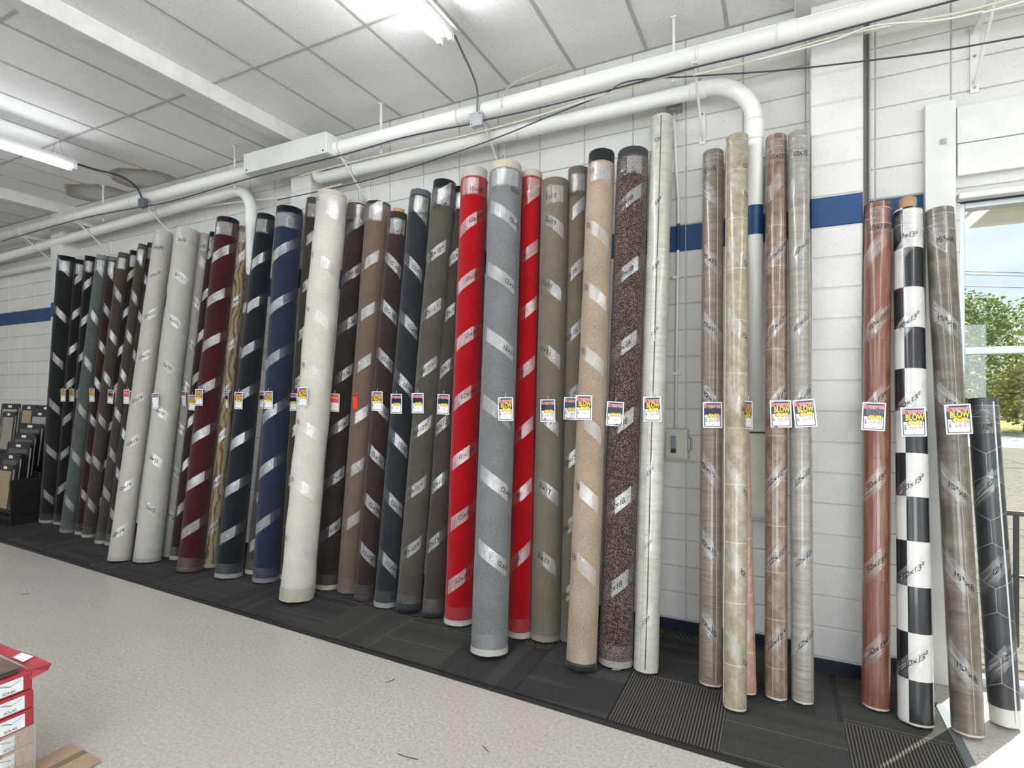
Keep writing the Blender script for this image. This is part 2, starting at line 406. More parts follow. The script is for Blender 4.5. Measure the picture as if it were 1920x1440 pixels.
def sy(x, y): return min(y+max(0, -x)*SH, WY-.012)
x0 = .31-TS*21
kinds = {}
col_i = 0
x = x0
while x < .80:
    x1 = min(x+TS, .80)
    for j, (ya, yb) in enumerate(((2.87, 3.45), (3.45, 4.03), (4.03, 4.61))):
        g = .0015
        c = [(x+g, sy(x, ya)+g), (x1-g, sy(x1, ya)+g), (x1-g, sy(x1, yb)-g), (x+g, sy(x, yb)-g)]
        if c[3][1]-c[0][1] < .02: continue
        kx = round((x-.31)/TS)
        if kx >= 0: k = (0, 1, 2)[j] if j != 1 else 2
        else: k = random.choice((1, 2, 2, 3, 3) if kx < -4 else (0, 1, 2, 3))
        if j == 0 and kx == -2: k = 0
        if j == 0 and kx == -3: k = 1
        if j == 0 and kx == -1: k = 2
        if j == 1 and kx == -2: k = 3
        rot = (kx+j) % 2 == 1 and not (k == 0)
        if kx == -1 and j == 0: rot = True
        if kx == -3 and j == 0: rot = True
        b = MB(); vs = [(p[0], p[1], z) for z in (.001, TZ) for p in c]
        uvt = [((p[1], p[0]) if rot else (p[0], p[1])) for p in c]
        fs = [(4, 5, 6, 7), (0, 1, 5, 4), (1, 2, 6, 5), (2, 3, 7, 6), (3, 0, 4, 7)]
        b.add(vs, fs, 0, [uvt]+[[(0, 0)]*4]*4)
        b.build('carpet_tile', MT[k], runner)
    x = x1
def edge_strip(pts, w, h, name):
    b = MB(); vs = []
    for i, p in enumerate(pts):
        p = Vector(p); t = (Vector(pts[min(i+1, len(pts)-1)])-Vector(pts[max(i-1, 0)])).normalized(); nrm = Vector((t.y, -t.x, 0))
        for o, z in ((0, 0.001), (0, h), (w*.4, h), (w, .002), (w, .001)): vs.append(p+nrm*o+Vector((0, 0, z)))
    fs = []
    for i in range(len(pts)-1):
        for k in range(4): fs.append((i*5+k, i*5+k+1, i*5+5+k+1, i*5+5+k))
    b.add(vs, fs); return b
M_edge = plain('black_rubber_edge', (22, 22, 24), .5)
edge_strip([(x0, sy(x0, 2.87), 0), (0, 2.87, 0), (.80, 2.87, 0)], .042, .012, 'e').build('edge_strip', M_edge, runner)
edge_strip([(.80, 2.87, 0), (.80, 3.9, 0)], .05, .013, 'e').build('edge_strip', plain('grey_edge_strip', (110, 116, 120), .45, .3), runner)

# back wall of concrete block -----------------------------------------------
OPX0, OPZ = 1.0, 2.975
def wall_backing():
    b = MB(); y0, y1 = WY+.006, WY+.2
    b.box((XL, y0, -.1), (.493, y1, CZ+.2)); b.box((.525, y0, -.1), (OPX0, y1, CZ+.2)); b.box((.493, y0+.09, -.1), (.525, y1, CZ+.2))
    b.box((OPX0, y0, OPZ), (XR, y1, CZ+.2))
    return b
wall = struct(wall_backing().build('wall_back', M_mortar), 'painted concrete block wall with a dark blue stripe')
def block_mesh(w, h, mat, name='block', d=.012):
    g = .0035; e = .006; b = MB()
    o = [(-w/2+g, 0, g), (w/2-g, 0, g), (w/2-g, 0, h-g), (-w/2+g, 0, h-g)]
    m_ = [(x, -d+.004, z) for x, _, z in o]
    i = [(-w/2+g+e, -d, g+e), (w/2-g-e, -d, g+e), (w/2-g-e, -d, h-g-e), (-w/2+g+e, -d, h-g-e)]
    vs = o+m_+i; fs = [(8, 9, 10, 11)]
    for k in range(4):
        k2 = (k+1) % 4; fs += [(k, k2, 4+k2, 4+k), (4+k, 4+k2, 8+k2, 8+k)]
    b.add(vs, fs); return b
_bm = {}
def block_obj(w, h, blue, loc, parent):
    key = (round(w, 3), round(h, 3), blue)
    if key not in _bm:
        o = block_mesh(w, h, None).build('block', M_blue if blue else M_block, parent, loc=loc); _bm[key] = o.data; return o
    o = bpy.data.objects.new('block', _bm[key]); COL.objects.link(o); o.parent = parent; o.location = loc; return o
cands = []
def vis(px, py):
    if not (-20 < px < 1940 and -20 < py < 1300): return 0
    if px < 110 and 470 < py < 780: return 1
    if py < 470-(px-100)*.17 and px < 1240: return .8
    if 1225 < px < 1320: return 1
    if 1350 < px < 1540: return .7
    if 1600 < px < 1745 : return 1
    if px > 1745 and py < 380: return 1
    return 0
joints = [GX+BX*k for k in range(-34, 11)]
rows = [(-.0984+C*k) for k in range(0, 24)]
for xa, xb in zip(joints, joints[1:]):
    for r, za in enumerate(rows):
        zb = za+C; za_ = max(za, 0.0); zb_ = min(zb, CZ)
        if zb_-za_ < .02: continue
        blue = abs((za+zb)/2-2.953) < .05 and xa < .9
        segs = [(xa, xb)]
        out = []
        for (p, q) in segs:
            p = max(p, XL); q = min(q, XR)
            if p < .493 < q: out += [(p, .493)]+([(.525, q)] if q > .55 else [])
            elif p < .525 < q and p >= .493: out += [(.525, q)]
            else: out.append((p, q))
        for (p, q) in out:
            if q > OPX0 and (zb_+za_)/2 < OPZ:
                q = min(q, OPX0)
            if q-p < .03: continue
            pc = proj(((p+q)/2, WY, (za_+zb_)/2))
            wt = 0
            if pc[2] > .5: wt = vis(pc[0], pc[1])*(1/pc[2]**2)*(q-p)
            cands.append((wt, p, q, za_, zb_, blue))
cands.sort(key=lambda t: -t[0])
rest = MB()
for i, (wt, p, q, za, zb, blue) in enumerate(cands):
    if i < 295 and wt > 0: block_obj(q-p, zb-za, blue, ((p+q)/2, WY+.006, za), wall)
    else:
        t = block_mesh(q-p, zb-za, None); t.v = [(a+(p+q)/2, c+WY+.006, d+za) for a, c, d in t.v]; rest.add(t.v, t.f, 1 if blue else 0)
ro = rest.build('block_courses', [M_block, M_blue], wall); ro['kind'] = 'stuff'

# piers -----------------------------------------------------------------
PYF = 4.014
def pier(xa, xb, top, name, label):
    b = MB().box((xa+.004, PYF+.008, 0), (xb-.004, WY+.01, top)); p = struct(b.build(name, M_mortar), label)
    bs = {}
    for za in rows:
        zb = za+C; z0, z1 = max(za, 0), min(zb, top)
        if z1-z0 < .03: continue
        blue = abs((za+zb)/2-2.953) < .05; key = (round(z1-z0, 3), blue)
        if key not in bs:
            w = xb-xa; h = z1-z0; g = .003; e = .007; m = MB(); dd = WY-PYF
            fr = [(0+e, 0, g+e), (w-e, 0, g+e), (w-e, 0, h-g-e), (e, 0, h-g-e)]
            md = [(0, e, g), (w, e, g), (w, e, h-g), (0, e, h-g)]; bk = [(x_, dd, z_) for x_, _, z_ in md]
            fs = [(0, 1, 2, 3)]
            for k in range(4):
                k2 = (k+1) % 4; fs += [(4+k, 4+k2, k2, k), (8+k, 8+k2, 4+k2, 4+k)]
            m.add(fr+md+bk, fs); o = m.build('block', M_blue if blue else M_block, p, loc=(xa, PYF, z0)); bs[key] = o.data
        else:
            o = bpy.data.objects.new('block', bs[key]); COL.objects.link(o); o.parent = p; o.location = (xa, PYF, z0)
    return p
pier(.179, .465, CZ-.14, 'pier', 'white block pier with a blue stripe beside the red wood-look roll')
pier(-4.494, -4.218, CZ-.14, 'pier', 'white block pier behind the cream carpet roll')
pier(-9.17, -8.88, CZ-.14, 'pier', 'white block pier at the far dark end of the wall')
# baseboards
def bb(name, a, b_): return struct(bevel(MB().box(a, b_).build(name, M_navybase), .003), 'dark navy vinyl base strip')
bb('baseboard_back', (XL, WY-.022, 0.001), (.178, WY-.007, .095))
bb('baseboard_pier', (.172, PYF-.012, 0.001), (.472, PYF-.001, .095))
bb('baseboard_right', (.53, WY-.022, 0.001), (.80, WY-.007, .095))
# other walls
struct(MB().box((XL-.15, YB, 0), (XL, WY, CZ)).build('wall_left', M_block), 'plain white end wall')
wf = MB(); wf.box((XL, YB-.15, 0), (-7.7, YB, CZ)); wf.box((-1.5, YB-.15, 0), (-.2, YB, CZ)); wf.box((4.2, YB-.15, 0), (XR, YB, CZ))
for a, c in ((-7.7, -1.5), (-.2, 4.2)): wf.box((a, YB-.15, 0), (c, YB, .6)); wf.box((a, YB-.15, 3.4), (c, YB, CZ))
struct(wf.build('wall_front', M_block), 'plain white wall with shop windows behind the viewer')
wr = MB(); wr.box((XR, YB, 0), (XR+.15, -2.6, CZ)); wr.box((XR, 2.6, 0), (XR+.15, WY+.2, CZ)); wr.box((XR, -2.6, 0), (XR+.15, 2.6, .3)); wr.box((XR, -2.6, 3.1), (XR+.15, 2.6, CZ))
struct(wr.build('wall_right', M_block), 'plain white wall with a shop window')

# ceiling ----------------------------------------------------------------
def tile_mat():
    m, n, l, b = newmat('acoustic_ceiling_tile')
    v = coord(n, l, 'World'); s = sep(n, l, v)
    holes = ramp(n, l, noise(n, l, v, 105, 1, .5), [(.29, (.42, .40, .37, 1)), (.33, (1, 1, 1, 1))])
    g = noise(n, l, v, 1.1, 3); f = noise(n, l, v, 150, 2, .6)
    col = ramp(n, l, g, [(.3, lin((228, 228, 226))), (.7, lin((238, 239, 238)))])
    col = mixc(n, l, .75, col, mixc(n, l, 1.0, col, holes, 'MULTIPLY'))
    # brown water stains with their own outlines
    wob = math_(n, l, 'MULTIPLY', math_(n, l, 'SUBTRACT', noise(n, l, v, 4, 3), .5), .22)
    for cx, cy, rr in ((-8.12, 4.12, .38), (-7.05, 4.08, .36)):
        dx = math_(n, l, 'MULTIPLY', math_(n, l, 'SUBTRACT', s[0], cx), .85); dy = math_(n, l, 'SUBTRACT', s[1], cy)
        d = math_(n, l, 'ADD', math_(n, l, 'SQRT', math_(n, l, 'ADD', math_(n, l, 'MULTIPLY', dx, dx), math_(n, l, 'MULTIPLY', dy, dy))), wob)
        ring = ramp(n, l, d, [(rr-.2, (.25, .25, .25, 1)), (rr-.02, (.8, .8, .8, 1)), (rr+.01, (0, 0, 0, 1))])
        col = mixc(n, l, ring, col, lin((128, 104, 84)))
    l.new(col, b.inputs['Base Color']); b.inputs['Roughness'].default_value = .9
    bump(n, l, b, f, .25, .004)
    return m
M_tile = tile_mat()
ceil = struct(MB().box((XL-.15, YB-.15, CZ+.012), (XR+.15, WY+.2, CZ+.1)).build('ceiling', plain('ceiling_deck', (205, 203, 197), .9)), 'suspended ceiling of speckled acoustic tiles')
TXS = []
for b0, b1 in ((-13.68, -9.04), (-9.04, -4.40), (-4.40, .24), (.24, 4.6)):
    k = 8
    for i in range(k):
        a = b0+(b1-b0)*i/k; c = b0+(b1-b0)*(i+1)/k
        TXS.append((a, c))
TYS = [(3.05, 4.23), (1.87, 3.05), (.69, 1.87), (-.49, .69)]
grid = MB(); tm = {}
for (a, c) in TXS:
    for ya, yb in TYS:
        w = c-a; h = yb-ya; key = (round(w, 3), round(h, 3))
        if key not in tm:
            g = .009; e = .006; m = MB()
            vs = [(g, g, .012), (w-g, g, .012), (w-g, h-g, .012), (g, h-g, .012), (g, g, .003), (w-g, g, .003), (w-g, h-g, .003), (g, h-g, .003), (g+e, g+e, 0), (w-g-e, g+e, 0), (w-g-e, h-g-e, 0), (g+e, h-g-e, 0)]
            fs = [(11, 10, 9, 8)]
            for k in range(4):
                k2 = (k+1) % 4; fs += [(4+k, 4+k2, k2, k), (8+k, 8+k2, 4+k2, 4+k)]
            m.add(vs, fs); o = m.build('ceiling_tile', M_tile, ceil, loc=(a, ya, CZ)); tm[key] = o.data
        else:
            o = bpy.data.objects.new('ceiling_tile', tm[key]); COL.objects.link(o); o.parent = ceil; o.location = (a, ya, CZ)
far = MB()
for (a, c) in TXS:
    y = -.49
    while y > YB:
        far.box((a+.012, max(YB, y-1.18)+.012, CZ+.001), (c-.012, y-.012, CZ+.012)); y -= 1.18
fo = far.build('ceiling_tiles_further_back', M_tile, ceil); fo['kind'] = 'stuff'
M_tbar = plain('ceiling_grid_bar', (180, 179, 174), .6)
for y in (WY-.012, 3.05, 1.87, .69, -.49):
    MB().box((-13.7, y-.011, CZ-.005), (XR, y+.011, CZ+.010)).build('grid_bar', M_tbar, ceil)
for (a, c) in TXS:
    MB().box((a-.010, -.49, CZ-.004), (a+.010, WY-.012, CZ+.011)).build('grid_bar', M_tbar, ceil)
for i, bx_ in enumerate(BEAMS):
    w = .14 if bx_ < 0 else .30
    struct(bevel(MB().box((bx_-w/2, YB, CZ-.142), (bx_+w/2, WY-.0, CZ-.0)).build('beam', M_white), .006), ('white ceiling beam at the dark end of the room', 'white ceiling beam crossing the upper left of the ceiling', 'white ceiling beam resting on the striped pier')[i])
# ================================================================== PIPES AND SERVICES
def pipe_thing(name, label, pts, r, couplings=(), bands=()):
    t = thing(name, label, 'pipe', tuple(pts[0]))
    o = MB().tube([Vector(p)-Vector(pts[0]) for p in pts], r, 24).build('pipe_run', M_pipe, t, smooth=True)
    for (a, b_, rr) in couplings:
        a = Vector(a)-Vector(pts[0]); b_ = Vector(b_)-Vector(pts[0]); d = b_-a
        MB().tube([a, a+d*.12, a+d*.88, b_], [r+.001, rr, rr, r+.001], 24).build('coupling', M_pipe, t, smooth=True)
    for (a, b_) in bands:
        a = Vector(a)-Vector(pts[0]); b_ = Vector(b_)-Vector(pts[0])
        MB().tube([a, b_], r+.005, 24).build('strap', M_white, t, smooth=True)
    return t
zm = 4.065; YM = 3.85
pipe_thing('ceiling_pipe', 'thick white pipe running the whole wall just under the ceiling', [(-13.9, YM, zm), (-7, YM, zm), (3.6, YM, zm)], .062,
  couplings=[((PY(860, 0, YM).x, YM, zm), (PY(895, 0, YM).x, YM, zm), .068), ((-.02, YM, zm), (.10, YM, zm), .068), ((-6.9, YM, zm), (-6.75, YM, zm), .068)],
  bands=[((x_, YM, zm), (x_+.02, YM, zm)) for x_ in (-.505, -2.15, -3.65, -6.66, -8.1, -9.5)])
# lower pipe with the big bend down at the right
YA = 4.03; za = 3.925; xv = -.153; R = .30
pts = [(-4.14, YA, za+.12), (-4.14, YA, za+.05)]+[(-4.14+.05*(1-math.cos(a)), YA, za+.05-.05*math.sin(a)) for a in (.5, 1.0, 1.57)]+[(-3.5, YA, za), (-2, YA, za)]
arc = [(xv-R+R*math.sin(a), YA, za-R+R*math.cos(a)) for a in [PI/2*i/12 for i in range(13)]]
pts += arc+[(xv, YA, 2.6), (xv, YA, 1.62)]
pa = pipe_thing('vent_pipe', 'white pipe bending down the wall with a blue painted band', pts, .054,
  couplings=[((arc[0][0]-.12, YA, za), (arc[0][0]-.01, YA, za), .060), ((xv, YA, arc[-1][2]+.01), (xv, YA, arc[-1][2]-.13), .060), ((PY(972, 0, YA).x, YA, za), (PY(992, 0, YA).x, YA, za), .060)],
  bands=[((PY(923, 0, YA).x, YA, za), (PY(923, 0, YA).x+.018, YA, za)), ((-.505, YA, za), (-.487, YA, za)), ((-3.65, YA, za), (-3.632, YA, za))])
zb = 4.0; xb_ = PY(440, 0, YA).x
arcb = [(xb_+.26*math.sin(a), YA, zb-.26+.26*math.cos(a)) for a in [PI/2*i/10 for i in range(11)]]
pipe_thing('drain_pipe', 'white lower pipe at the dark end bending down behind the navy roll', [(-13.9, YA, 3.78), (-10.6, YA, 3.84)]+arcb+[(arcb[-1][0], YA, 2.2)], .058,
  bands=[((x_, YA, 3.84+(x_+10.6)*.031), (x_+.02, YA, 3.84+(x_+.02+10.6)*.031)) for x_ in (-6.66, -8.1, -9.5)])
xw = PY(165, 0, 4.1).x
arcw = [(xw-.5+.34*math.sin(a), 4.16, 3.66-.30+.30*math.cos(a)) for a in [PI/2*i/8 for i in range(9)]]
pipe_thing('wall_pipe', 'short white pipe bending down behind the darkest rolls', [(-13.5, 4.16, 3.66)]+arcw+[(arcw[-1][0], 4.16, 2.4)], .05)

# white casing box round the thick pipe
bxo = thing('pipe_casing', 'long white casing box around the thick ceiling pipe', 'box', (-4.27, 3.85, 3.98))
bevel(MB().box((-.55, -.13, .005), (.55, .13, .20)).build('casing_body', M_whitewood, bxo), .004)
bevel(MB().box((.55, -.125, .01), (.562, .125, .195)).build('end_plate', M_white, bxo), .002)
for q in (-.5, .52):
    MB().tube([(q, -.1315, .03), (q, -.137, .03)], .008, 8).build('screw', M_dark, bxo)

# wall brackets
brs = [(-.51, 'beside the big pipe bend'), (-2.15, 'above the grey carpet roll'), (-3.65, 'right of the white casing box'), (-6.66, 'above the cream rolls'), (-8.1, 'above the olive striped roll'), (-9.5, 'at the dark end of the wall'), (1.063, 'above the window header boards')]
for bx_, where in brs:
    t = thing('pipe_bracket', 'white steel wall bracket holding the pipes ' + where, 'bracket', (bx_, WY, 3.5), 'pipe wall brackets')
    bevel(MB().box((-.022, -.016, .12), (.022, -.0075, .52)).build('wall_plate', M_white, t), .002)
    MB().box((-.018, -.44, .488), (.018, -.016, .496)).box((-.018, -.44, .470), (-.014, -.016, .488)).build('arm', M_white, t)
    a = Vector((0, -.02, .17)); e = Vector((0, -.40, .485))
    MB().tube([a, e], .009, 8).build('brace', M_white, t)
    for zz in (.15, .34): MB().tube([(0, -.016, zz), (0, -.022, zz)], .008, 8).build('bolt', M_galv, t)
# hanger rods
for px, where in ((1264, 'above the white wood-look roll'), (716, 'right of the casing box'), (442, 'left of the casing box'), (195, 'near the round water stain')):
    p = PY(px, 0, 3.94); t = thing('hanger_rod', 'thin white pipe hanger rod ' + where, 'rod', (p.x, 3.93, 3.97), 'pipe hanger rods')
    MB().tube([(0, 0, 0), (0, 0, CZ-3.97)], .011, 8).build('rod', M_white, t)
    MB().box((-.02, -.02, CZ-3.985), (.02, .02, CZ-3.975)).build('ceiling_clip', M_white, t)
# cables
def cable(label, pl, r, mat, name='cable', seg=6):
    P = [Vector(p) for p in pl]; out = []
    for i in range(len(P)-1):
        p0, p1, p2, p3 = P[max(i-1, 0)], P[i], P[i+1], P[min(i+2, len(P)-1)]
        for k in range(seg):
            t = k/seg; out.append(.5*((2*p1)+(-p0+p2)*t+(2*p0-5*p1+4*p2-p3)*t*t+(-p0+3*p1-3*p2+p3)*t**3))
    out.append(P[-1]); o = P[0].copy()
    ob = MB().tube([q-o for q in out], r, 8).build(name, mat, None, smooth=True, loc=o); tag(ob, label, 'cable'); return ob
Yc = 3.765
cable('dark cable strapped along the underside of the thick ceiling pipe', [PY(x, y, Yc) for x, y in ((2, 453), (148, 411), (272, 387), (330, 375), (470, 334), (640, 291), (760, 257), (888, 232))], .0062, M_cable_d)
cable('blue-black cable strapped under the thick pipe near the pier', [PY(x, y, Yc) for x, y in ((905, 226), (1000, 205), (1150, 167), (1300, 127), (1450, 91), (1600, 50), (1770, 6), (1900, -30))]+[Vector((3.0, 3.77, 4.0)), Vector((4.58, 3.77, 4.0))], .0062, M_cable_d)
cable('pale cable sagging below the thick ceiling pipe', [PY(x, y, Yc+.02) for x, y in ((560, 330), (640, 309), (760, 280), (880, 252), (1000, 220), (1150, 172), (1300, 130))], .006, M_cable_l)
cable('second pale cable sagging across the wall to the pier top', [PY(x, y, Yc+.03) for x, y in ((1300, 141), (1400, 118), (1500, 88), (1560, 70), (1700, 42), (1900, -2))]+[Vector((2.8, 3.8, 3.98)), Vector((4.58, 3.8, 3.97))], .007, M_cable_l)
cable('thin white cable looping from the pier top to the right', [PY(x, y, Yc+.02) for x, y in ((1420, 112), (1480, 97), (1560, 76), (1640, 48), (1760, 38), (1840, 22), (1915, 4))]+[Vector((2.6, 3.79, 3.96)), Vector((4.58, 3.79, 3.94))], .005, M_white)
cable('thin dark cable crossing the wall below the pipes', [PY(x, y, Yc+.04) for x, y in ((520, 375), (700, 335), (900, 270), (1040, 214), (1130, 178), (1180, 152), (1300, 143), (1450, 133), (1600, 117), (1760, 96), (1920, 68), (2000, 56))]+[Vector((3.0, 3.82, 3.72)), Vector((4.58, 3.85, 3.78))], .005, M_cable_d)
cable('thin pale conduit along the wall behind the pipes', [PY(x, y, 4.1) for x, y in ((0, 470), (200, 424), (400, 385), (545, 368), (640, 345))], .008, M_white)
cable('white wire crossing the upper right wall', [PY(x, y, 4.15) for x, y in ((1620, 63), (1760, 30), (1836, 20), (1920, 8))]+[Vector((2.8, 4.15, 3.98)), Vector((4.58, 4.15, 3.98))], .006, M_white)
def jbox(px, py, s, label, mat=M_galv):
    p = PY(px, py, 3.76); t = thing('junction_box', label, 'junction box', p)
    bevel(MB().box((-s, -.02, -s), (s, .03, s)).build('box_body', mat, t), .006)
    bevel(MB().box((-s*1.05, -.024, -s*1.05), (s*1.05, -.020, s*1.05)).build('cover_plate', mat, t), .003)
    for a in (-.7, .7): MB().tube([(s*a, -.024, s*a), (s*a, -.027, s*a)], .005, 8).build('screw', M_dark, t)
    return p
M_jb = plain('grey_box_paint', (166, 168, 174), .45)
p1 = jbox(895, 225, .052, 'grey square junction box on the thick pipe above the grey roll', M_jb)
p2 = jbox(268, 381, .05, 'dark junction box on the thick pipe at the left', plain('dark_box_paint', (92, 96, 110), .5))
# flexible whips from the light fittings
cable('grey flexible cable hanging from the middle ceiling light', [(-2.02, 3.22, 4.27), PY(866, 96, 3.4), PY(884, 135, 3.55), PY(895, 170, 3.72), PY(894, 212, 3.765)], .008, M_cable_g)
cable('dark cable drooping from the left ceiling light', [(-6.58, 3.12, 4.18), PY(180, 318, 3.3), PY(225, 330, 3.5), PY(255, 350, 3.7), PY(267, 374, 3.76)], .010, M_cable_d)
cable('pale wire curling from the ceiling to the thick pipe', [PZ(1052, 119, CZ-.01), PY(1000, 140, 4.0), PY(960, 158, 3.9), PY(943, 180, 3.80), PY(941, 200, 3.79)], .006, M_cable_l)
# vertical conduit and switch box
t = thing('wall_conduit', 'thin white conduit dropping down the wall right of the tall white roll', 'conduit', (0, 0, 0))
cp = [PY(x, y, WY-.04) for x, y in ((1264, 210), (1265, 250), (1268, 320), (1272, 372), (1272, 430), (1270, 560), (1267, 806))]
o = MB().tube(cp, .011, 10).build('conduit_tube', M_pipe, t, smooth=True)
for y in (520, 700):
    q = PY(1269, y, WY-.04); MB().box((q.x-.03, WY-.052, q.z-.008), (q.x+.03, WY-.026, q.z+.008)).build('clip', M_white, t)
p = PY(1265, 201, WY-.06); t = thing('junction_box', 'dull metal box on top of the wall conduit under the pipe', 'junction box', p)
bevel(MB().box((-.05, -.05, -.035), (.05, .03, .035)).build('box_body', M_galv, t), .004)
bevel(MB().box((-.055, -.056, -.04), (.055, -.05, .04)).build('cover_plate', M_galv, t), .002)
p0 = PY(1246, 860, WY-.09); p1_ = PY(1289, 805, WY-.09)
t = thing('switch_box', 'small grey electrical switch box on the wall below the conduit', 'switch box', ((p0.x+p1_.x)/2, WY-.01, p0.z))
w = (p1_.x-p0.x)/2; h = p1_.z-p0.z
bevel(MB().box((-w, -.085, 0), (w, 0.003, h)).build('box_body', M_cream, t), .008)
bevel(MB().box((-w*.86, -.094, h*.07), (w*.72, -.085, h*.93)).build('door', M_cream, t), .004)
bevel(MB().box((-w*.45, -.097, h*.20), (w*.05, -.093, h*.78)).build('label_plate', plain('grey_label_plate', (128, 140, 152), .3), t), .001)
MB().box((-w*.42, -.0985, h*.22), (w*.02, -.0968, h*.36)).build('warning_strip', M_dark, t)
bevel(MB().box((w, -.075, h*.28), (w+.02, -.03, h*.72)).build('handle', M_galv, t), .004)
# electrical panel behind the vinyl rolls
p0 = PY(1398, 968, 4.12); p1_ = PY(1442, 778, 4.12)
t = thing('electrical_panel', 'beige electrical panel on the wall behind the vinyl rolls', 'electrical panel', ((p0.x+p1_.x)/2, WY-.01, p0.z))
w = (p1_.x-p0.x)/2+.03; h = p1_.z-p0.z
bevel(MB().box((-w, -.11, 0), (w, .003, h*.82)).build('panel_body', M_cream, t), .006)
bevel(MB().box((-w*.92, -.118, .02), (w*.92, -.11, h*.80)).build('panel_door', M_cream, t), .003)
bevel(MB().box((-w, -.12, h*.835), (w, .003, h)).build('wiring_trough', M_cream, t), .005)
q0 = PY(1415, 865, 4.10); q1 = PY(1434, 828, 4.10); ox, oy, oz = t.location
MB().box((q0.x-ox, q0.y-oy+.008, q0.z-oz), (q1.x-ox, q0.y-oy+.012, q1.z-oz)).build('label_plate', plain('black_label', (26, 28, 44), .35), t)
mm = MB(); cx = (q0.x+q1.x)/2-ox; cz = q1.z-oz-.045; s_ = .026; y_ = q0.y-oy+.006
for (a, b_, c, d) in ((-s_, -s_, s_, -s_+.007), (-s_, s_-.007, s_, s_), (-s_, -s_, -s_+.007, s_), (s_-.007, -s_, s_, s_)): mm.box((cx+a, y_, cz+b_), (cx+c, y_+.002, cz+d))
vs, fs = text_mesh('D', .026, 1.0, 0, .0015); mm.add([(cx+v.x, y_, cz-.013+v.y) for v in vs], fs)
mm.build('maker_mark', plain('yellow_print', (226, 200, 60), .5), t)

# ceiling lights -----------------------------------------------------------
M_tube, n_, l_, b_ = newmat('fluorescent_tube'); b_.inputs['Emission Color'].default_value = (.95, .98, 1, 1); b_.inputs['Emission Strength'].default_value = 5; b_.inputs['Base Color'].default_value = (1, 1, 1, 1)
M_fix = plain('white_enamel_fitting', (232, 232, 230), .3)
def fitting(x, yend, z, label, n=1, power=26):
    for k in range(n):
        y1 = yend-k*2.5; L = 2.4
        t = thing('ceiling_light', label if n == 1 else label[k], 'ceiling light', (x, y1-L/2, z), 'fluorescent strip lights')
        bevel(MB().box((-.055, -L/2, .0), (.055, L/2, .055)).build('fitting_body', M_fix, t), .006)
        MB().add([(-.11, -L/2, .012), (-.055, -L/2, .045), (-.055, L/2, .045), (-.11, L/2, .012), (.11, -L/2, .012), (.055, -L/2, .045), (.055, L/2, .045), (.11, L/2, .012)], [(0, 1, 2, 3), (4, 7, 6, 5)]).build('reflector', M_fix, t)
        for sx in (-.045, .045):
            MB().tube([(sx, -L/2+.05, -.022), (sx, L/2-.05, -.022)], .017, 12).build('tube', M_tube, t, smooth=True)
            for e in (-1, 1): bevel(MB().box((sx-.016, e*(L/2-.025)-.02, -.045), (sx+.016, e*(L/2-.025)+.02, .0)).build('lamp_holder', M_fix, t), .004)
        for e in (-1, 1):
            MB().tube([(0, e*(L/2-.15)+.05, .05), (0, e*(L/2-.15), CZ-z-.002), (0, e*(L/2-.15)-.05, .05)], .003, 6).build('suspension_wire', M_galv, t)
        area('lamp_glow', (0, 0, -.05), (0, 0, 0), .16, L-.1, power, (.93, .97, 1), t)
        area('lamp_glow_up', (0, 0, .068), (PI, 0, 0), .22, L-.1, power*.05, (.93, .97, 1), t)
        for e in (-1, 1): area('lamp_glow_side', (e*.115, 0, .0), (0, -e*math.radians(98), 0), .05, L-.1, power*.75, (.93, .97, 1), t)
fitting(-2.07, 3.2, 4.25, ['twin-tube ceiling light at the top centre of the ceiling', 'twin-tube ceiling light over the middle aisle', 'twin-tube ceiling light at the front of the middle aisle'], 3)
fitting(-6.6, 3.1, 4.15, ['twin-tube ceiling light at the left above the dark rolls', 'twin-tube ceiling light over the left aisle', 'twin-tube ceiling light at the front of the left aisle'], 3, 11)
fitting(2.4, 3.0, 4.25, ['twin-tube ceiling light near the shop window', 'twin-tube ceiling light over the right aisle', 'twin-tube ceiling light at the front of the right aisle'], 3, 20)
fitting(-11.4, 3.0, 4.2, 'twin-tube ceiling light at the far left end', 1, 5)

# ================================================================== WINDOW SIDE
# upright board, header boards (painted timber)
def board(name, a, b_, label, mat=M_whitewood, bv=.004):
    o = bevel(MB().box(a, b_).build(name, mat), bv); return struct(o, label)
b0 = PY(1735, 196, 4.17); b1 = PY(1793, 196, 4.17)
board('trim_1', (b0.x, 4.17, 0.001), (b1.x, WY-.006, b0.z), 'white upright timber board beside the window')
h1 = PY(1794, 200, 4.19); h2 = PY(1794, 270, 4.19); h3 = PY(1794, 331, 4.19); h4 = PY(1794, 366, 4.19); h5 = PY(1794, 377, 4.19)
board('trim_2', (h1.x+.002, 4.19, h2.z+.002), (XR, WY-.006, h1.z), 'upper white header board over the window')
board('trim_3', (h1.x+.002, 4.18, h3.z), (XR, WY-.006, h2.z-.006), 'lower white header board over the window')
board('trim_4', (h1.x+.002, 4.15, h5.z), (XR, WY-.006, h4.z), 'thin white ledge over the window')
bolt = thing('board_bolt', 'square nut on the white upright board', 'bolt', PY(1769, 265, 4.165))
MB().box((-.014, -.008, -.014), (.014, .003, .014)).build('nut', M_galv, bolt); MB().tube([(0, -.014, 0), (0, 0, 0)], .005, 8).build('bolt_end', M_galv, bolt)
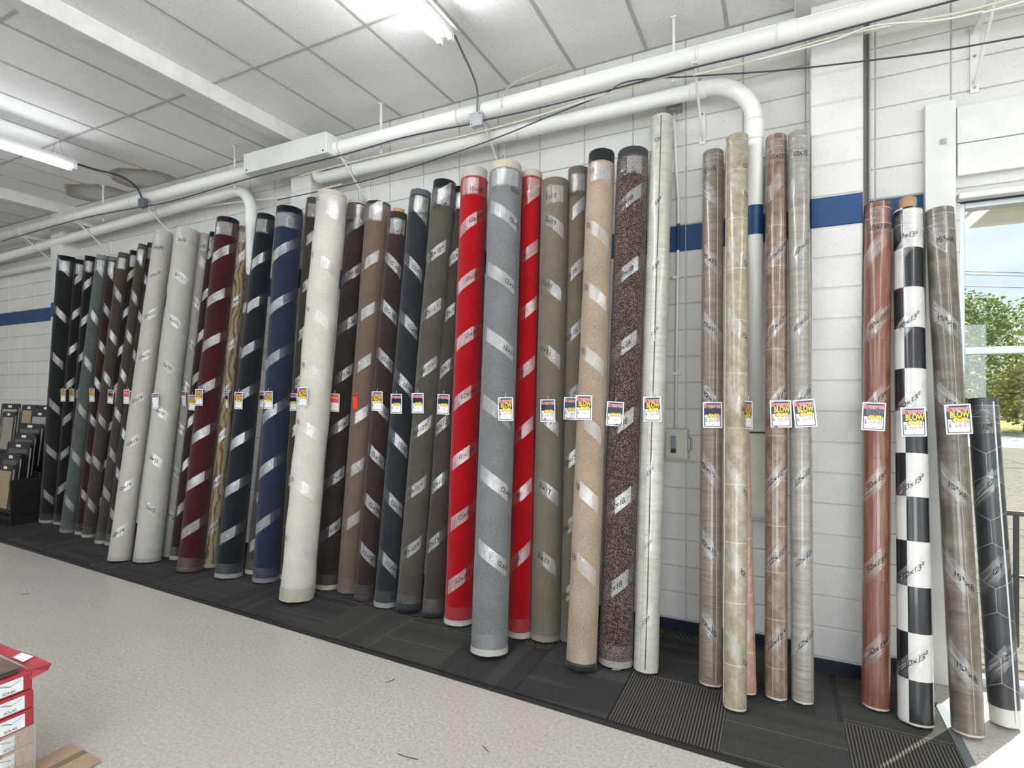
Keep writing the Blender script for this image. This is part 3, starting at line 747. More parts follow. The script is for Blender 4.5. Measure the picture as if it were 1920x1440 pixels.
# aluminium shop window
z_top = PY(1800, 384, 4.26).z
win = thing('window_1', None, None); del_keys = [k for k in win.keys()]; struct(win, 'aluminium framed shop window looking out at trees')
wx0 = PY(1793, 500, 4.25).x; wx1 = 4.4; fw = PY(1808, 500, 4.25).x-wx0
def fr(name, a, b_, mat=M_alu): return bevel(MB().box(a, b_).build(name, mat, win), .003)
fr('window_frame', (wx0, 4.235, 0), (wx0+fw, 4.33, z_top)); fr('window_frame', (wx1-fw, 4.235, 0), (wx1, 4.33, z_top))
fr('window_frame', (wx0+fw, 4.235, z_top-.035), (wx1-fw, 4.33, z_top)); fr('window_frame', (wx0+fw, 4.235, 0), (wx1-fw, 4.33, .06))
mr = PY(1850, 650, 4.25).z; fr('mid_rail', (wx0+fw, 4.24, mr-.045), (wx1-fw, 4.32, mr))
for mxx in (2.1, 3.25): fr('mullion', (mxx, 4.24, .06), (mxx+.05, 4.32, z_top-.035))
def glass_mat():
    m, n, l, b = newmat('window_glass'); n.remove(b); out = n['Material Output']
    tr = n.new('ShaderNodeBsdfTransparent'); tr.inputs['Color'].default_value = (.95, .98, .97, 1); gs = n.new('ShaderNodeBsdfGlossy'); gs.inputs['Roughness'].default_value = .02
    f = n.new('ShaderNodeLayerWeight'); f.inputs['Blend'].default_value = .3; mxs = n.new('ShaderNodeMixShader')
    l.new(math_(n, l, 'MULTIPLY_ADD', math_(n, l, 'POWER', f.outputs['Facing'], 3.0), .5, .03), mxs.inputs[0]); l.new(tr.outputs[0], mxs.inputs[1]); l.new(gs.outputs[0], mxs.inputs[2]); l.new(mxs.outputs[0], out.inputs['Surface'])
    return m
M_glass = glass_mat()
for a, c in ((wx0+fw, 2.1), (2.15, 3.25), (3.30, wx1-fw)):
    for z0, z1 in ((.06, mr-.045), (mr, z_top-.035)):
        MB().box((a, 4.278, z0), (c, 4.284, z1)).build('pane', M_glass, win)
# dark gap above the frame
struct(MB().box((wx0, 4.22, z_top+.001), (XR, 4.33, h5.z-.001)).build('trim_5', M_dark), 'dark gap over the window frame')
# window return at wall end
struct(MB().box((OPX0-.035, WY, 0), (wx0-.001, WY+.2, z_top)).build('trim_6', M_block), 'white window reveal')

# outside -------------------------------------------------------------------
def gravel_mat(name, c1, c2, sc=45):
    m, n, l, b = newmat(name); v = coord(n, l, 'World'); f = noise(n, l, v, sc, 3, .75)
    l.new(ramp(n, l, f, [(.38, lin(c1)), (.5, lin(c2)), (.75, lin(c2))]), b.inputs['Base Color']); b.inputs['Roughness'].default_value = .9
    return m
gm = gravel_mat('pebbled_concrete', (84, 78, 70), (124, 117, 106), 12)
pv = struct(MB().box((-4, WY+.2, -.12), (30, 60, -.06)).build('ground', plain('outside_ground', (150, 146, 136), .9)), 'ground outside the window')
yprev = WY+.2
for i, y in enumerate((6.3, 9.4, 12.5, 17.0, 23.2)):
    for k in range(3):
        MB().box((-3.5+k*9, yprev+.02, -.07), (5.48+k*9, y, -.02)).build('slab', gm, pv)
    yprev = y
struct(MB().box((-3.5, 23.3, -.08), (30, 31.5, -.03)).build('road', plain('pale_asphalt', (190, 188, 182), .9, nscale=30)), 'pale sunlit road')
struct(MB().box((-3.5, 31.5, -.08), (30, 45, 0.0)).build('verge', plain('dry_grass', (176, 170, 90), .95, var=.3, nscale=3)), 'dry grass verge under the trees')
# canopy
M_can = plain('canopy_paint', (232, 230, 222), .6); M_sof = plain('canopy_soffit', (214, 208, 170), .7)
can = thing('canopy', 'white canopy over the pavement outside the window', 'canopy', (1.0, 4.45, 3.3))
MB().box((-.6, 0, 0), (4.5, 1.5, .03)).build('soffit', M_sof, can)
bevel(MB().box((-.6, 1.44, -.09), (4.5, 1.52, .1)).build('fascia', M_can, can), .006); bevel(MB().box((-.6, .0, -.03), (4.5, .07, -.0)).build('wall_rail', M_can, can), .006)
for q in (.55, 2.0, 3.5): MB().box((-.02, 0, -.05), (.02, 1.45, -.0), 0, Matrix.Translation((q, .02, 0)) @ Matrix.Rotation(-.25, 4, 'Z')).build('rib', M_can, can)
# railing
rl = thing('handrail', 'black metal handrail on the pavement outside the window', 'railing', (1.46, 5.1, -.02))
MB().tube([(0, 0, .95), (4.5, 0, .95)], .018, 10).build('top_rail', M_dark, rl); MB().tube([(0, 0, .5), (4.5, 0, .5)], .012, 8).build('mid_rail', M_dark, rl)
for k in range(5): MB().tube([(.06+k*1.1, 0, 0), (.06+k*1.1, 0, .95)], .018, 8).build('post', M_dark, rl)
# overhead lines
for zz, yy, wh in ((508, 20, 'upper'), (514, 20, 'middle'), (536, 21, 'lower')):
    a = PY(1800, zz, yy); b_ = PY(1930, zz+4, yy+1); d = b_-a
    tag(MB().tube([a-d*2, a, b_, b_+d*3], .012, 6).build('power_line', M_dark), wh+' overhead power line crossing the sky outside', 'cable')
# trees
def leaf_mat(name, c1, c2):
    m, n, l, b = newmat(name); v = coord(n, l, 'World'); f = noise(n, l, v, 1.6, 3, .7); r_ = n.new('ShaderNodeObjectInfo')
    g = n.new('ShaderNodeNewGeometry'); k = math_(n, l, 'ADD', math_(n, l, 'MULTIPLY', f, .6), math_(n, l, 'MULTIPLY', g.outputs['Random Per Island'], .4))
    l.new(ramp(n, l, k, [(.3, lin(c1)), (.65, lin(c2))]), b.inputs['Base Color']); b.inputs['Roughness'].default_value = .6
    b.inputs['Transmission Weight'].default_value = 0
    return m
LM = [leaf_mat('bright_leaves', (88, 120, 36), (206, 214, 84)), leaf_mat('mid_leaves', (80, 116, 46), (182, 200, 84)), leaf_mat('yellow_leaves', (120, 130, 40), (224, 214, 84))]
M_bark = plain('bark', (92, 78, 64), .9, nscale=12)
tl = [(3.5, 33, 7.6, 0, 'broad bright green tree far outside at the left of the window'), (8.2, 34, 6.6, 1, 'rounded tree seen through the left of the window'), (12.2, 35, 8.6, 0, 'tall bright tree seen at the right of the window'), (17.5, 35, 8.8, 1, 'big green tree outside beyond the right of the window'), (23, 36, 9.4, 0, 'large tree far right outside the window'),
      (6.0, 32.2, 3.4, 2, 'low yellow-green bush left of the middle outside'), (10.0, 32.2, 3.6, 2, 'low yellow-green bush in the middle of the window view'), (13.6, 32.4, 3.4, 0, 'low green bush under the tall bright tree'), (18.5, 32.4, 3.4, 2, 'low yellow-green bush far right outside')]
for (tx, ty, hh, mi, lab) in tl:
    t = thing('tree' if hh > 5 else 'bush', lab, 'tree' if hh > 5 else 'bush', (tx, ty, 0), 'trees beyond the road')
    MB().tube([(0, 0, 0), (.1, 0, hh*.3), (0, .1, hh*.6)], [.2, .15, .08], 8).build('trunk', M_bark, t)
    rnd = random.Random(tx); lobes = []
    for k in range(11):
        a = rnd.uniform(0, 2*PI); q = rnd.uniform(.1, .55)*hh*.42
        lobes.append(((q*math.cos(a), q*math.sin(a)*.8, hh*rnd.uniform(.22, .82)), hh*rnd.uniform(.16, .25)))
    m = MB()
    for k in range(7000 if hh > 5 else 3500):
        (c, r) = rnd.choice(lobes); z_ = rnd.uniform(-1, 1); a = rnd.uniform(0, 2*PI); q = math.sqrt(1-z_*z_); rr = r*rnd.uniform(.75, 1.05)
        p = Vector((c[0]+rr*q*math.cos(a), c[1]+rr*q*math.sin(a), max(.1, c[2]+rr*z_)))
        s_ = rnd.uniform(.07, .13); d1 = Vector((rnd.gauss(0, 1), rnd.gauss(0, 1), rnd.gauss(0, .6))).normalized()*s_; d2 = d1.orthogonal().normalized()*s_*.7
        m.add([p-d1, p-d2, p+d1, p+d2], [(0, 1, 2, 3)])
    m.build('crown', LM[mi], t)

# ================================================================== ROLLS
GROUP = 'carpet and vinyl remnant rolls standing along the wall'
ROLLS = []
def make_roll(label, short, top, bot, Yt, mat, kind='carpet', te=None, be=(188, 182, 170), slope=1, writing=None, lump=.01, pitch=.47, phase=.1, core=False, patch=(-.75, .35), zig=False, wth=0, film=True, hb=.03, ht=.05, film_mats=None, name=None):
    xt, yt, wt = top; xb, yb, wb = bot
    s = .15
    for _ in range(3):
        ub = (xb-960)/F; rb = .1
        for __ in range(3):
            p = PZ(xb, yb, TZ+2*rb*s); zc = -p.x*ST+p.y*CT; rb = wb*zc/(2*F*math.sqrt(1+ub*ub))
        hd = Vector((p.x, p.y, 0)).normalized(); Bc = Vector((p.x, p.y, 0))+hd*rb
        ut = (xt-960)/F; rt = .1
        for __ in range(3):
            q = PY(xt, yt, Yt-rt); zc = -q.x*ST+q.y*CT; rt = wt*zc/(2*F*math.sqrt(1+ut*ut))
        hd2 = Vector((q.x, q.y, 0)).normalized(); Tc = q+hd2*rt
        Bc.z = TZ+rb*s
        ax = (Tc-Bc).normalized(); s = math.sqrt(max(0, 1-ax.z**2))
    L = (Tc-Bc).length; rav = (rb+rt)/2
    yax = (hd-ax*hd.dot(ax)).normalized(); xax = yax.cross(ax)
    M = Matrix((xax, yax, ax)).transposed().to_4x4(); M.translation = Bc
    t = thing(name or ('carpet_roll' if kind == 'carpet' else 'vinyl_roll'), label, 'carpet roll' if kind == 'carpet' else 'vinyl roll', (0, 0, 0), GROUP)
    t.matrix_world = M
    seed = len(ROLLS)*3.7
    def rad(th, z):
        k = z/L; r = rb+(rt-rb)*k
        nn = mnoise.noise(Vector((math.cos(th)*.9, math.sin(th)*.9, z*2.2+seed)))
        nn2 = mnoise.noise(Vector((math.cos(th)*.35, math.sin(th)*.35+5, z*3.6+seed)))
        return r*(1+lump*1.6*nn+lump*1.8*nn2)
    def P(th, z, dr=0):   # th = 0 faces the viewer
        r = rad(th, z)+dr; return (r*math.sin(th), -r*math.cos(th), z)
    N = 48; rows_ = int(L/.09)
    z0 = hb; z1 = L-(ht if te else 0)
    b = MB(); zs = [z0+(z1-z0)*i/rows_ for i in range(rows_+1)]
    vs = []; NN = N if not zig else 72
    for i, z in enumerate(zs):
        for k in range(NN+1):
            th = -PI+2*PI*k/NN; zz = z
            if zig and i == rows_: zz = z+(.005 if k % 2 else -.005)+.005*mnoise.noise(Vector((th*1.5, seed, 0)))
            vs.append(P(th, zz, .002 if (zig and i == rows_) else 0))
    fs = []; uvs = []; circ = 2*PI*rav
    for i in range(rows_):
        for k in range(NN):
            a = i*(NN+1)+k; fs.append((a, a+1, a+NN+2, a+NN+1))
            uvs.append([((kk/NN-.5)*circ, zs[ii]) for ii, kk in ((i, k), (i, k+1), (i+1, k+1), (i+1, k))])
    b.add(vs, fs, 0, uvs)
    def endcap(bb_, z, up, dr=-.001):
        rings = []; rr = [1, .96, .9, .84, .78, .7, .62, .54, .46, .38, .3]
        vv = []
        for j, q in enumerate(rr):
            dz = (0 if j == 0 else (-.004 if j % 2 else .002))*(1 if up else -1)
            for k in range(24):
                th = 2*PI*k/24; r = (rad(th, min(max(z, 0), L))+dr)*q; vv.append((r*math.sin(th), -r*math.cos(th), z+dz))
        vv.append((0, 0, z+(-.03 if up else .01))); ff = []
        for j in range(len(rr)-1):
            for k in range(24):
                k2 = (k+1) % 24; f = (j*24+k, j*24+k2, (j+1)*24+k2, (j+1)*24+k); ff.append(f if up else f[::-1])
        for k in range(24): ff.append(((len(rr)-1)*24+k, (len(rr)-1)*24+(k+1) % 24, len(vv)-1) if up else ((len(rr)-1)*24+(k+1) % 24, (len(rr)-1)*24+k, len(vv)-1))
        bb_.add(vv, ff)
    def sleeve(za_, zb_, dr, colr, nm, up, fray=.004):
        m = MB(); vv = []; n_ = 3
        for i in range(n_+1):
            z = za_+(zb_-za_)*i/n_
            for k in range(49):
                th = -PI+2*PI*k/48; zz = z
                if (up and i == n_) or (not up and i == 0): zz += fray*mnoise.noise(Vector((math.cos(th)*3, math.sin(th)*3, seed)))
                vv.append(P(th, max(-rb*s+.001, zz) if not up else zz, dr))
        ff = []
        for i in range(n_):
            for k in range(48):
                a = i*49+k; ff.append((a, a+1, a+50, a+49))
        m.add(vv, ff); endcap(m, zb_ if up else za_, up, dr)
        mt = carpet(colr, .08) if kind == 'carpet' else plain('vinyl_backing', colr, .6)
        m.build(nm, mt, t, smooth=True)
    if te: sleeve(z1-.03, L, -.004, te, 'top_backing', True)
    else: endcap(b, L, True, 0)
    b.build('carpet' if kind == 'carpet' else 'vinyl_sheet', mat, t, smooth=True)
    sleeve(0, hb+.01, -.003 if kind == 'vinyl' else .003, be, 'bottom_edge', False)
    if core:
        m = MB(); cr_ = rt*.62
        m.tube([(0, 0, L-.05), (0, 0, L+core)], cr_, 24).build('cardboard_core', M_core, t, smooth=True)
    circ = 2*PI*rav
    if film:
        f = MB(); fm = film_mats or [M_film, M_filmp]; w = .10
        def strip(th0, th1, zc_of, w_, dr, mi, seg=PI/12):
            n_ = max(2, int(abs(th1-th0)/seg)); vv = []; uu = []
            for i in range(n_+1):
                th = th0+(th1-th0)*i/n_; zc = zc_of(th)
                for e in (-.5, 0, .5):
                    z = min(max(zc+e*w_, .0), L-.002); vv.append(P(th, z, dr)); uu.append((th*rav, z) if kind == 'carpet' else (e*w_, th*rav))
            ff = []; uv_ = []
            for i in range(n_):
                for e in (0, 1):
                    a = i*3+e; q = (a, a+3, a+4, a+1); ff.append(q); uv_.append([uu[k] for k in q])
            f.add(vv, ff, mi, uv_)
        turns = int((L-.5)/pitch); zs0 = .28+phase*pitch
        hel = lambda th: zs0+slope*pitch*th/(2*PI)
        lo, hi = -2*PI*.4, 2*PI*(turns+.4)
        if slope > 0: strip(lo, hi, hel, w, .003, 0)
        else: strip(-hi, -lo, hel, w, .003, 0)
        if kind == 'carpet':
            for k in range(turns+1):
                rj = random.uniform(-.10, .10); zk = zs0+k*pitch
                strip(patch[0]+rj, patch[1]+rj*.5, lambda th: zk+slope*pitch*th/(2*PI)*1.15, w*1.05, .0055, 1)  # hazy patch on the viewer's side paints a bright reflection
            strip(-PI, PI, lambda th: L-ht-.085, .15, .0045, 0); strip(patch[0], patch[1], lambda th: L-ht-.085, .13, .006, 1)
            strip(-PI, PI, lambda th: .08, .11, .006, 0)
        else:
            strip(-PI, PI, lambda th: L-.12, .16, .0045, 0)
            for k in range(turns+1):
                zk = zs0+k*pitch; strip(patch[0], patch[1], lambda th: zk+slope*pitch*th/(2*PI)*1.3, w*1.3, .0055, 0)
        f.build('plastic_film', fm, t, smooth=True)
        if writing:
            wr = MB(); rnd = random.Random(seed); hgt = .034 if kind == 'carpet' else .029
            marks = [zs0+k*pitch for k in range(turns+1) if zs0+k*pitch < L-.36]+[L-ht-.13]
            for zk in marks:
                st, wd = strokes(writing, hgt, .05, rnd); sl = slope*pitch/(circ)*.9
                if zk > L-.3: sl = 0
                th_c = wth+rnd.uniform(-.12, .12)
                for pl in st:
                    for qd in ribbon_quads(pl, .0038 if kind == 'carpet' else .0032):
                        vv = []
                        for (a, c) in qd:
                            a -= wd/2; c -= hgt/2; th = th_c+a/rav; z = zk+slope*pitch*th_c/(2*PI)*1.1+c+sl*a
                            vv.append(P(th, min(z, L-.01), .0085))
                        wr.add(vv, [(0, 1, 2, 3)])
            wr.build('marker_writing', M_marker, t)['kind'] = 'stuff'
    info = dict(short=short, Bc=Bc, ax=ax, L=L, rb=rb, rt=rt, obj=t, P=P, M=M); ROLLS.append(info); return info

BK = (34, 36, 42); CRM = (205, 198, 182); GRY = (128, 130, 134)
cp_ = carpet
R_ = make_roll
WH = -.2
r1 = R_('very dark green carpet roll, farthest left beside the sample rack', 'dark green carpet roll nearest the sample rack', (125, 478, 36), (91, 977, 37), 3.98, cp_((46, 54, 50)), te=(30, 40, 46), slope=-1, pitch=.62)
r2 = R_('narrow black-brown roll half hidden right of the dark green roll', 'black-brown roll right of the dark green roll', (152, 486, 24), (113, 982, 26), 4.08, cp_((48, 44, 42)), te=(50, 40, 42), phase=.5)
r3 = R_('charcoal carpet roll with a black rim left of the sage green roll', 'charcoal roll left of the sage green roll', (170, 479, 23), (134, 984, 24), 3.98, cp_((46, 42, 46)), te=(32, 30, 38), phase=.3)
r4 = R_('sage grey-green carpet roll with a clear wrapped top', 'sage green carpet roll', (193, 477, 25), (128, 996, 33), 3.96, cp_((104, 116, 108)), te=(150, 156, 156), slope=-1, pitch=.6, be=(150, 156, 150))
r5 = R_('dark red-brown ribbed carpet roll right of the sage green roll', 'red-brown ribbed roll', (213, 481, 20), (152, 1001, 24), 4.04, cp_((84, 52, 46), .15, True), te=(140, 142, 142), slope=-1, phase=.4)
r6 = R_('brown ribbed carpet roll with olive rim, third left of the cream rolls', 'brown ribbed roll with olive rim', (233, 473, 24), (166, 1006, 27), 3.97, cp_((104, 88, 74), .15, True), te=(112, 106, 78), slope=-1, phase=.2, pitch=.52)
r7 = R_('very dark brown roll with navy rim wedged between two ribbed rolls', 'dark brown roll with navy rim', (253, 469, 19), (184, 1003, 20), 4.06, cp_((54, 42, 38)), te=(38, 40, 58), phase=.4)
r8 = R_('olive-brown ribbed carpet roll just left of the cream rolls', 'olive-brown ribbed roll', (268, 457, 18), (190, 1018, 25), 3.97, cp_((106, 92, 76), .15, True), te=(118, 104, 84), slope=-1, phase=.6)
r9 = R_('dark olive carpet roll squeezed against the left cream roll', 'dark olive roll beside the left cream roll', (284, 455, 17), (206, 1022, 20), 4.08, cp_((78, 76, 70)), te=(74, 72, 62), slope=-1, phase=.1)
r10 = R_('pinkish cream carpet roll marked 12x19, left of the two cream rolls', 'left cream roll marked 12x19', (308, 433, 38), (224, 1051, 46), 3.93, cp_((208, 198, 186), .07), te=(214, 200, 186), writing='12x19', wth=-.35, phase=.1, lump=.018, patch=(-.5, .7))
r11 = R_('fat greyish cream carpet roll marked x12, right of the 12x19 roll', 'fat cream roll marked x12', (352, 427, 47), (276, 1053, 55), 3.93, cp_((206, 202, 190), .07), te=(214, 206, 186), writing='2x12', slope=-1, wth=-.3, phase=.5, lump=.018, patch=(-.5, .7), pitch=.5)
r12 = R_('cream carpet roll marked x12 half hidden behind the fat cream roll', 'half hidden cream roll beside the maroon roll', (386, 437, 25), (315, 1043, 27), 4.05, cp_((190, 182, 170), .08), te=(196, 188, 170), writing='x12', slope=-1, wth=-.2, phase=.3)
r13 = R_('narrow brown-red roll tucked between cream and maroon rolls', 'brown-red roll tucked left of the maroon roll', (403, 435, 22), (330, 1049, 25), 4.08, cp_((78, 50, 48)), te=(52, 46, 50), phase=.6)
r14 = R_('deep maroon carpet roll with a black rim and zigzag bottom', 'deep maroon roll', (428, 407, 45), (356, 1071, 50), 3.93, cp_((98, 26, 34), .14), te=(40, 44, 54), be=(120, 96, 96), ht=.045, phase=.35, patch=(-1.0, .35))
r15 = R_('tan roll with brown wood-swirl pattern right of the maroon roll', 'tan wood-swirl roll', (459, 424, 25), (395, 1064, 30), 4.03, swirl_carpet((166, 144, 112), (112, 90, 64)), te=(140, 128, 108), writing='x12', wth=-.1, phase=.3, be=(190, 176, 150), patch=(-.7, .4))
r16 = R_('brown roll barely showing between the tan swirl and blue-black rolls', 'brown roll behind the blue-black roll', (478, 413, 24), (424, 1058, 26), 4.10, cp_((118, 102, 86)), te=(40, 58, 58), phase=.2)
r17 = R_('blue-black carpet roll left of the navy blue roll', 'blue-black roll', (499, 400, 36), (429, 1083, 54), 3.94, cp_((36, 44, 56), .2), te=(40, 46, 60), be=(170, 174, 184), phase=.35, patch=(-1.0, .1), pitch=.45)
r18 = R_('grey-brown roll mostly hidden behind the navy blue roll', 'grey-brown roll behind the navy roll', (548, 425, 34), (478, 1076, 38), 4.10, cp_((98, 86, 78)), te=None, be=(200, 194, 180))
r19 = R_('navy blue carpet roll with dark rim left of the big cream roll', 'navy blue roll', (543, 386, 52), (499, 1092, 52), 3.93, cp_((48, 64, 100), .16), te=(28, 32, 48), be=(150, 152, 160), ht=.06, phase=.6, patch=(-1.3, -.05), pitch=.52)
r20 = R_('brown-olive roll half hidden behind the big cream roll', 'olive roll behind the big cream roll', (590, 370, 31), (541, 1086, 36), 4.08, cp_((96, 86, 68), .15, True), te=(104, 100, 92), phase=.5, writing='12', wth=-.7)
r21 = R_('big lumpy off-white carpet roll, thickest of the left half', 'big lumpy off-white roll', (623, 357, 59), (556, 1128, 66), 3.88, cp_((224, 216, 202), .09), te=(214, 206, 184), be=(208, 198, 172), hb=.10, slope=-1, writing='12', wth=-1.0, lump=.05, phase=.3, patch=(-.35, .5), pitch=.5)
r22 = R_('dark chocolate carpet roll with cream rim right of the off-white roll', 'dark chocolate roll with cream rim', (671, 373, 39), (613, 1105, 46), 4.02, cp_((68, 52, 44), .35, False, None), te=(196, 190, 172), be=(196, 188, 160), ht=.035, writing='12x16', wth=.0, phase=.55, patch=(-.1, .75))
r23 = R_('warm tan-brown carpet roll with black and white frayed rim', 'tan-brown roll with frayed rim', (710, 376, 48), (655, 1112, 46), 4.02, cp_((140, 112, 90), .12), te=(70, 66, 66), be=(150, 122, 104), ht=.03, phase=.8, patch=(-.7, .3), writing='x', wth=-1.1)
r24 = R_('dark maroon-brown roll with a cardboard core poking out on top', 'maroon-brown roll with cardboard core', (747, 396, 36), (683, 1126, 38), 3.94, cp_((78, 56, 52), .2), te=(84, 64, 60), be=(96, 74, 72), slope=-1, writing='12x12', wth=.1, phase=.25, core=.04, patch=(-.8, .8), pitch=.42)
r25 = R_('slate blue-grey carpet roll with clear film puffed over its top', 'slate blue-grey roll', (789, 354, 41), (722, 1139, 43), 3.96, cp_((54, 62, 72), .2), te=(110, 120, 126), be=(170, 170, 166), slope=-1, phase=.15, writing='12x14', wth=.3, patch=(-.5, .8), pitch=.5)
r26 = R_('olive-grey carpet roll with a tall black rim and navy bottom', 'olive-grey roll with black rim', (834, 335, 45), (766, 1148, 48), 3.95, cp_((106, 98, 84), .16), te=(36, 40, 50), be=(30, 38, 60), hb=.06, ht=.075, writing='12x12^9', wth=-.3, phase=.5, patch=(-.55, .5), pitch=.49)
r27 = R_('umber brown roll half hidden left of the front red roll', 'umber roll left of the front red roll', (866, 350, 38), (812, 1157, 42), 4.09, cp_((92, 78, 68), .14), te=(44, 50, 62), be=(60, 58, 56), writing='12x13', wth=-.45, phase=.7, patch=(-.9, .0))
r28 = R_('bright red carpet roll left of the grey roll, cream pinked rim', 'bright red roll left of the grey roll', (890, 312, 51), (860, 1174, 55), 3.95, cp_((206, 12, 28), .10), te=(206, 198, 186), be=(214, 208, 198), zig=True, ht=.085, writing='12x14^9', wth=.1, phase=.15, patch=(-.95, .3), pitch=.47)
r29 = R_('pale grey carpet roll standing forward between two red rolls', 'pale grey roll between the red rolls', (949, 302, 63), (917, 1231, 71), 3.86, cp_((140, 143, 145), .14), te=(214, 200, 170), be=(206, 200, 190), zig=True, ht=.065, slope=-1, writing='12x11', wth=.55, phase=.7, patch=(-.95, .75), pitch=.5)
r30 = R_('bright red carpet roll tucked behind the right of the grey roll', 'bright red roll right of the grey roll', (996, 318, 44), (974, 1198, 44), 4.03, cp_((206, 12, 28), .10), te=(206, 198, 186), be=(206, 196, 176), zig=True, ht=.06, writing='15', wth=-.35, phase=.65, patch=(-.2, .75), pitch=.46)
r31 = R_('olive-khaki carpet roll marked x17 with a core knob on top', 'olive-khaki roll marked x17', (1041, 333, 52), (1023, 1204, 58), 3.98, cp_((144, 130, 108), .12), te=None, be=(170, 160, 138), slope=-1, writing='2x17', wth=-.35, phase=.55, core=.018, patch=(-.2, .6), pitch=.5)
r32 = R_('khaki carpet roll marked 12x15 half hidden behind the sandy roll', 'half hidden khaki roll marked 12x15', (1085, 312, 40), (1073, 1206, 46), 4.07, cp_((136, 122, 98), .12), te=None, be=(140, 130, 110), writing='12x15', wth=-.5, phase=.2, patch=(-.5, .6))
r33 = R_('sandy beige carpet roll with a ragged black rim marked 13', 'sandy beige roll with ragged black rim', (1128, 280, 52), (1090, 1258, 58), 3.93, cp_((196, 168, 138), .15), te=(52, 56, 60), be=(60, 58, 56), ht=.095, slope=-1, writing='13', wth=-.75, phase=.75, patch=(-.5, .75), pitch=.46, lump=.016)
r34 = R_('dark speckled brown carpet roll left of the tall white vinyl roll', 'dark speckled brown roll', (1187, 276, 61), (1154, 1253, 65), 3.99, cp_((92, 76, 72), .35, False, ((38, 32, 32), (126, 102, 94))), te=(84, 84, 88), be=(176, 172, 160), ht=.06, writing='12x18', wth=-.25, phase=.45, patch=(-.35, .55), pitch=.53)
M35 = wood_vinyl('white_wood_vinyl', (182, 178, 164), (205, 203, 190), (214, 212, 200), seam=.15, off=.04, plank=.7)
M36 = wood_vinyl('brown_wood_vinyl', (112, 98, 84), (142, 126, 110), (166, 150, 132), seam=.17, off=.06, plank=.45)
M37 = stone_vinyl('peach_stone_vinyl', (176, 128, 106), (204, 160, 136), (222, 186, 166), (226, 206, 190))
M38 = stone_vinyl('beige_stone_vinyl', (148, 132, 108), (180, 166, 138), (202, 190, 164), (220, 210, 188), tx=.30, ty=.335, off=.15)
M39 = stone_vinyl('brown_stone_vinyl', (116, 90, 74), (156, 126, 106), (188, 160, 140), (206, 184, 166), tx=.065, ty=.27, off=.02)
M40 = wood_vinyl('grey_wood_vinyl', (134, 128, 118), (164, 158, 148), (182, 178, 166), seam=.16, off=-.05, plank=.5)
M41 = wood_vinyl('red_wood_vinyl', (104, 54, 38), (152, 88, 66), (182, 118, 92), seam=.105, off=.02, plank=.7, vertical=True)
M42 = checker_vinyl(.243, 2.11, .07)
M43 = wood_vinyl('grey_brown_vinyl', (88, 78, 70), (118, 107, 96), (152, 138, 120), seam=.12, off=-.045, plank=.55, k=.35)
M44 = plain('black_stone_vinyl', (58, 60, 64), .3, nscale=7, var=.25)
FV = [M_filmv]; R_v = dict(kind='vinyl', te=None, film_mats=FV, hb=.012)
r35 = R_('tallest white wood-look vinyl roll with one long dark seam', 'tallest white wood-look vinyl roll', (1241, 214, 43), (1211, 1263, 48), 4.06, M35, writing='13^2', wth=-.2, lump=.016, **R_v)
r36 = R_('brown wood-look vinyl roll marked 12x15 right of the bare wall', 'brown wood-look vinyl roll', (1337, 281, 40), (1332, 1288, 46), 4.08, M36, writing='12x15', wth=-.2, slope=-1, lump=.012, **R_v)
r37 = R_('peach stone-look vinyl roll peeping out behind the beige stone roll', 'peach stone-look vinyl roll', (1375, 272, 32), (1402, 1303, 34), 4.10, M37, **R_v)
r38 = R_('beige stone-tile-look vinyl roll overlapping the peach roll', 'beige stone-look vinyl roll', (1382, 251, 43), (1378, 1334, 46), 3.90, M38, writing='12', wth=.75, slope=-1, lump=.014, **R_v)
r39 = R_('reddish brown stone-tile vinyl roll right of the white vent pipe', 'reddish brown stone-look vinyl roll', (1455, 252, 41), (1455, 1313, 44), 4.03, M39, writing='12x12^9', wth=.1, **R_v)
r40 = R_('grey wood-look vinyl roll against the left side of the pier', 'grey wood-look vinyl roll', (1497, 245, 41), (1505, 1321, 44), 3.99, M40, writing='12x12', wth=.25, **R_v)
r41 = R_('red-brown wood-plank vinyl roll marked 10x13 right of the pier', 'red-brown plank vinyl roll', (1645, 379, 52), (1642, 1332, 56), 4.05, M41, writing='10x13^2', wth=.1, **R_v)
r42 = R_('black and white checkerboard vinyl roll with a cardboard core on top', 'checkerboard vinyl roll', (1702, 390, 56), (1717, 1362, 72), 4.04, M42, writing='10x13^2', wth=.0, core=.075, **R_v)
r43 = R_('tall grey-brown vinyl roll in shiny film leaning against the window jamb', 'grey-brown vinyl roll at the window', (1761, 390, 56), (1815, 1381, 67), 4.04, M43, writing='15^2x8', wth=.25, slope=-1, lump=.014, kind='vinyl', te=None, film_mats=[M_filmv], hb=.012)
r44 = R_('short black hexagon-pattern vinyl roll, rightmost at the window', 'short black hexagon vinyl roll', (1842, 748, 60), (1885, 1363, 66), 4.0, M44, writing='12^2', wth=.3, kind='vinyl', te=None, film_mats=[M_filmv], hb=.09, be=(196, 196, 190))
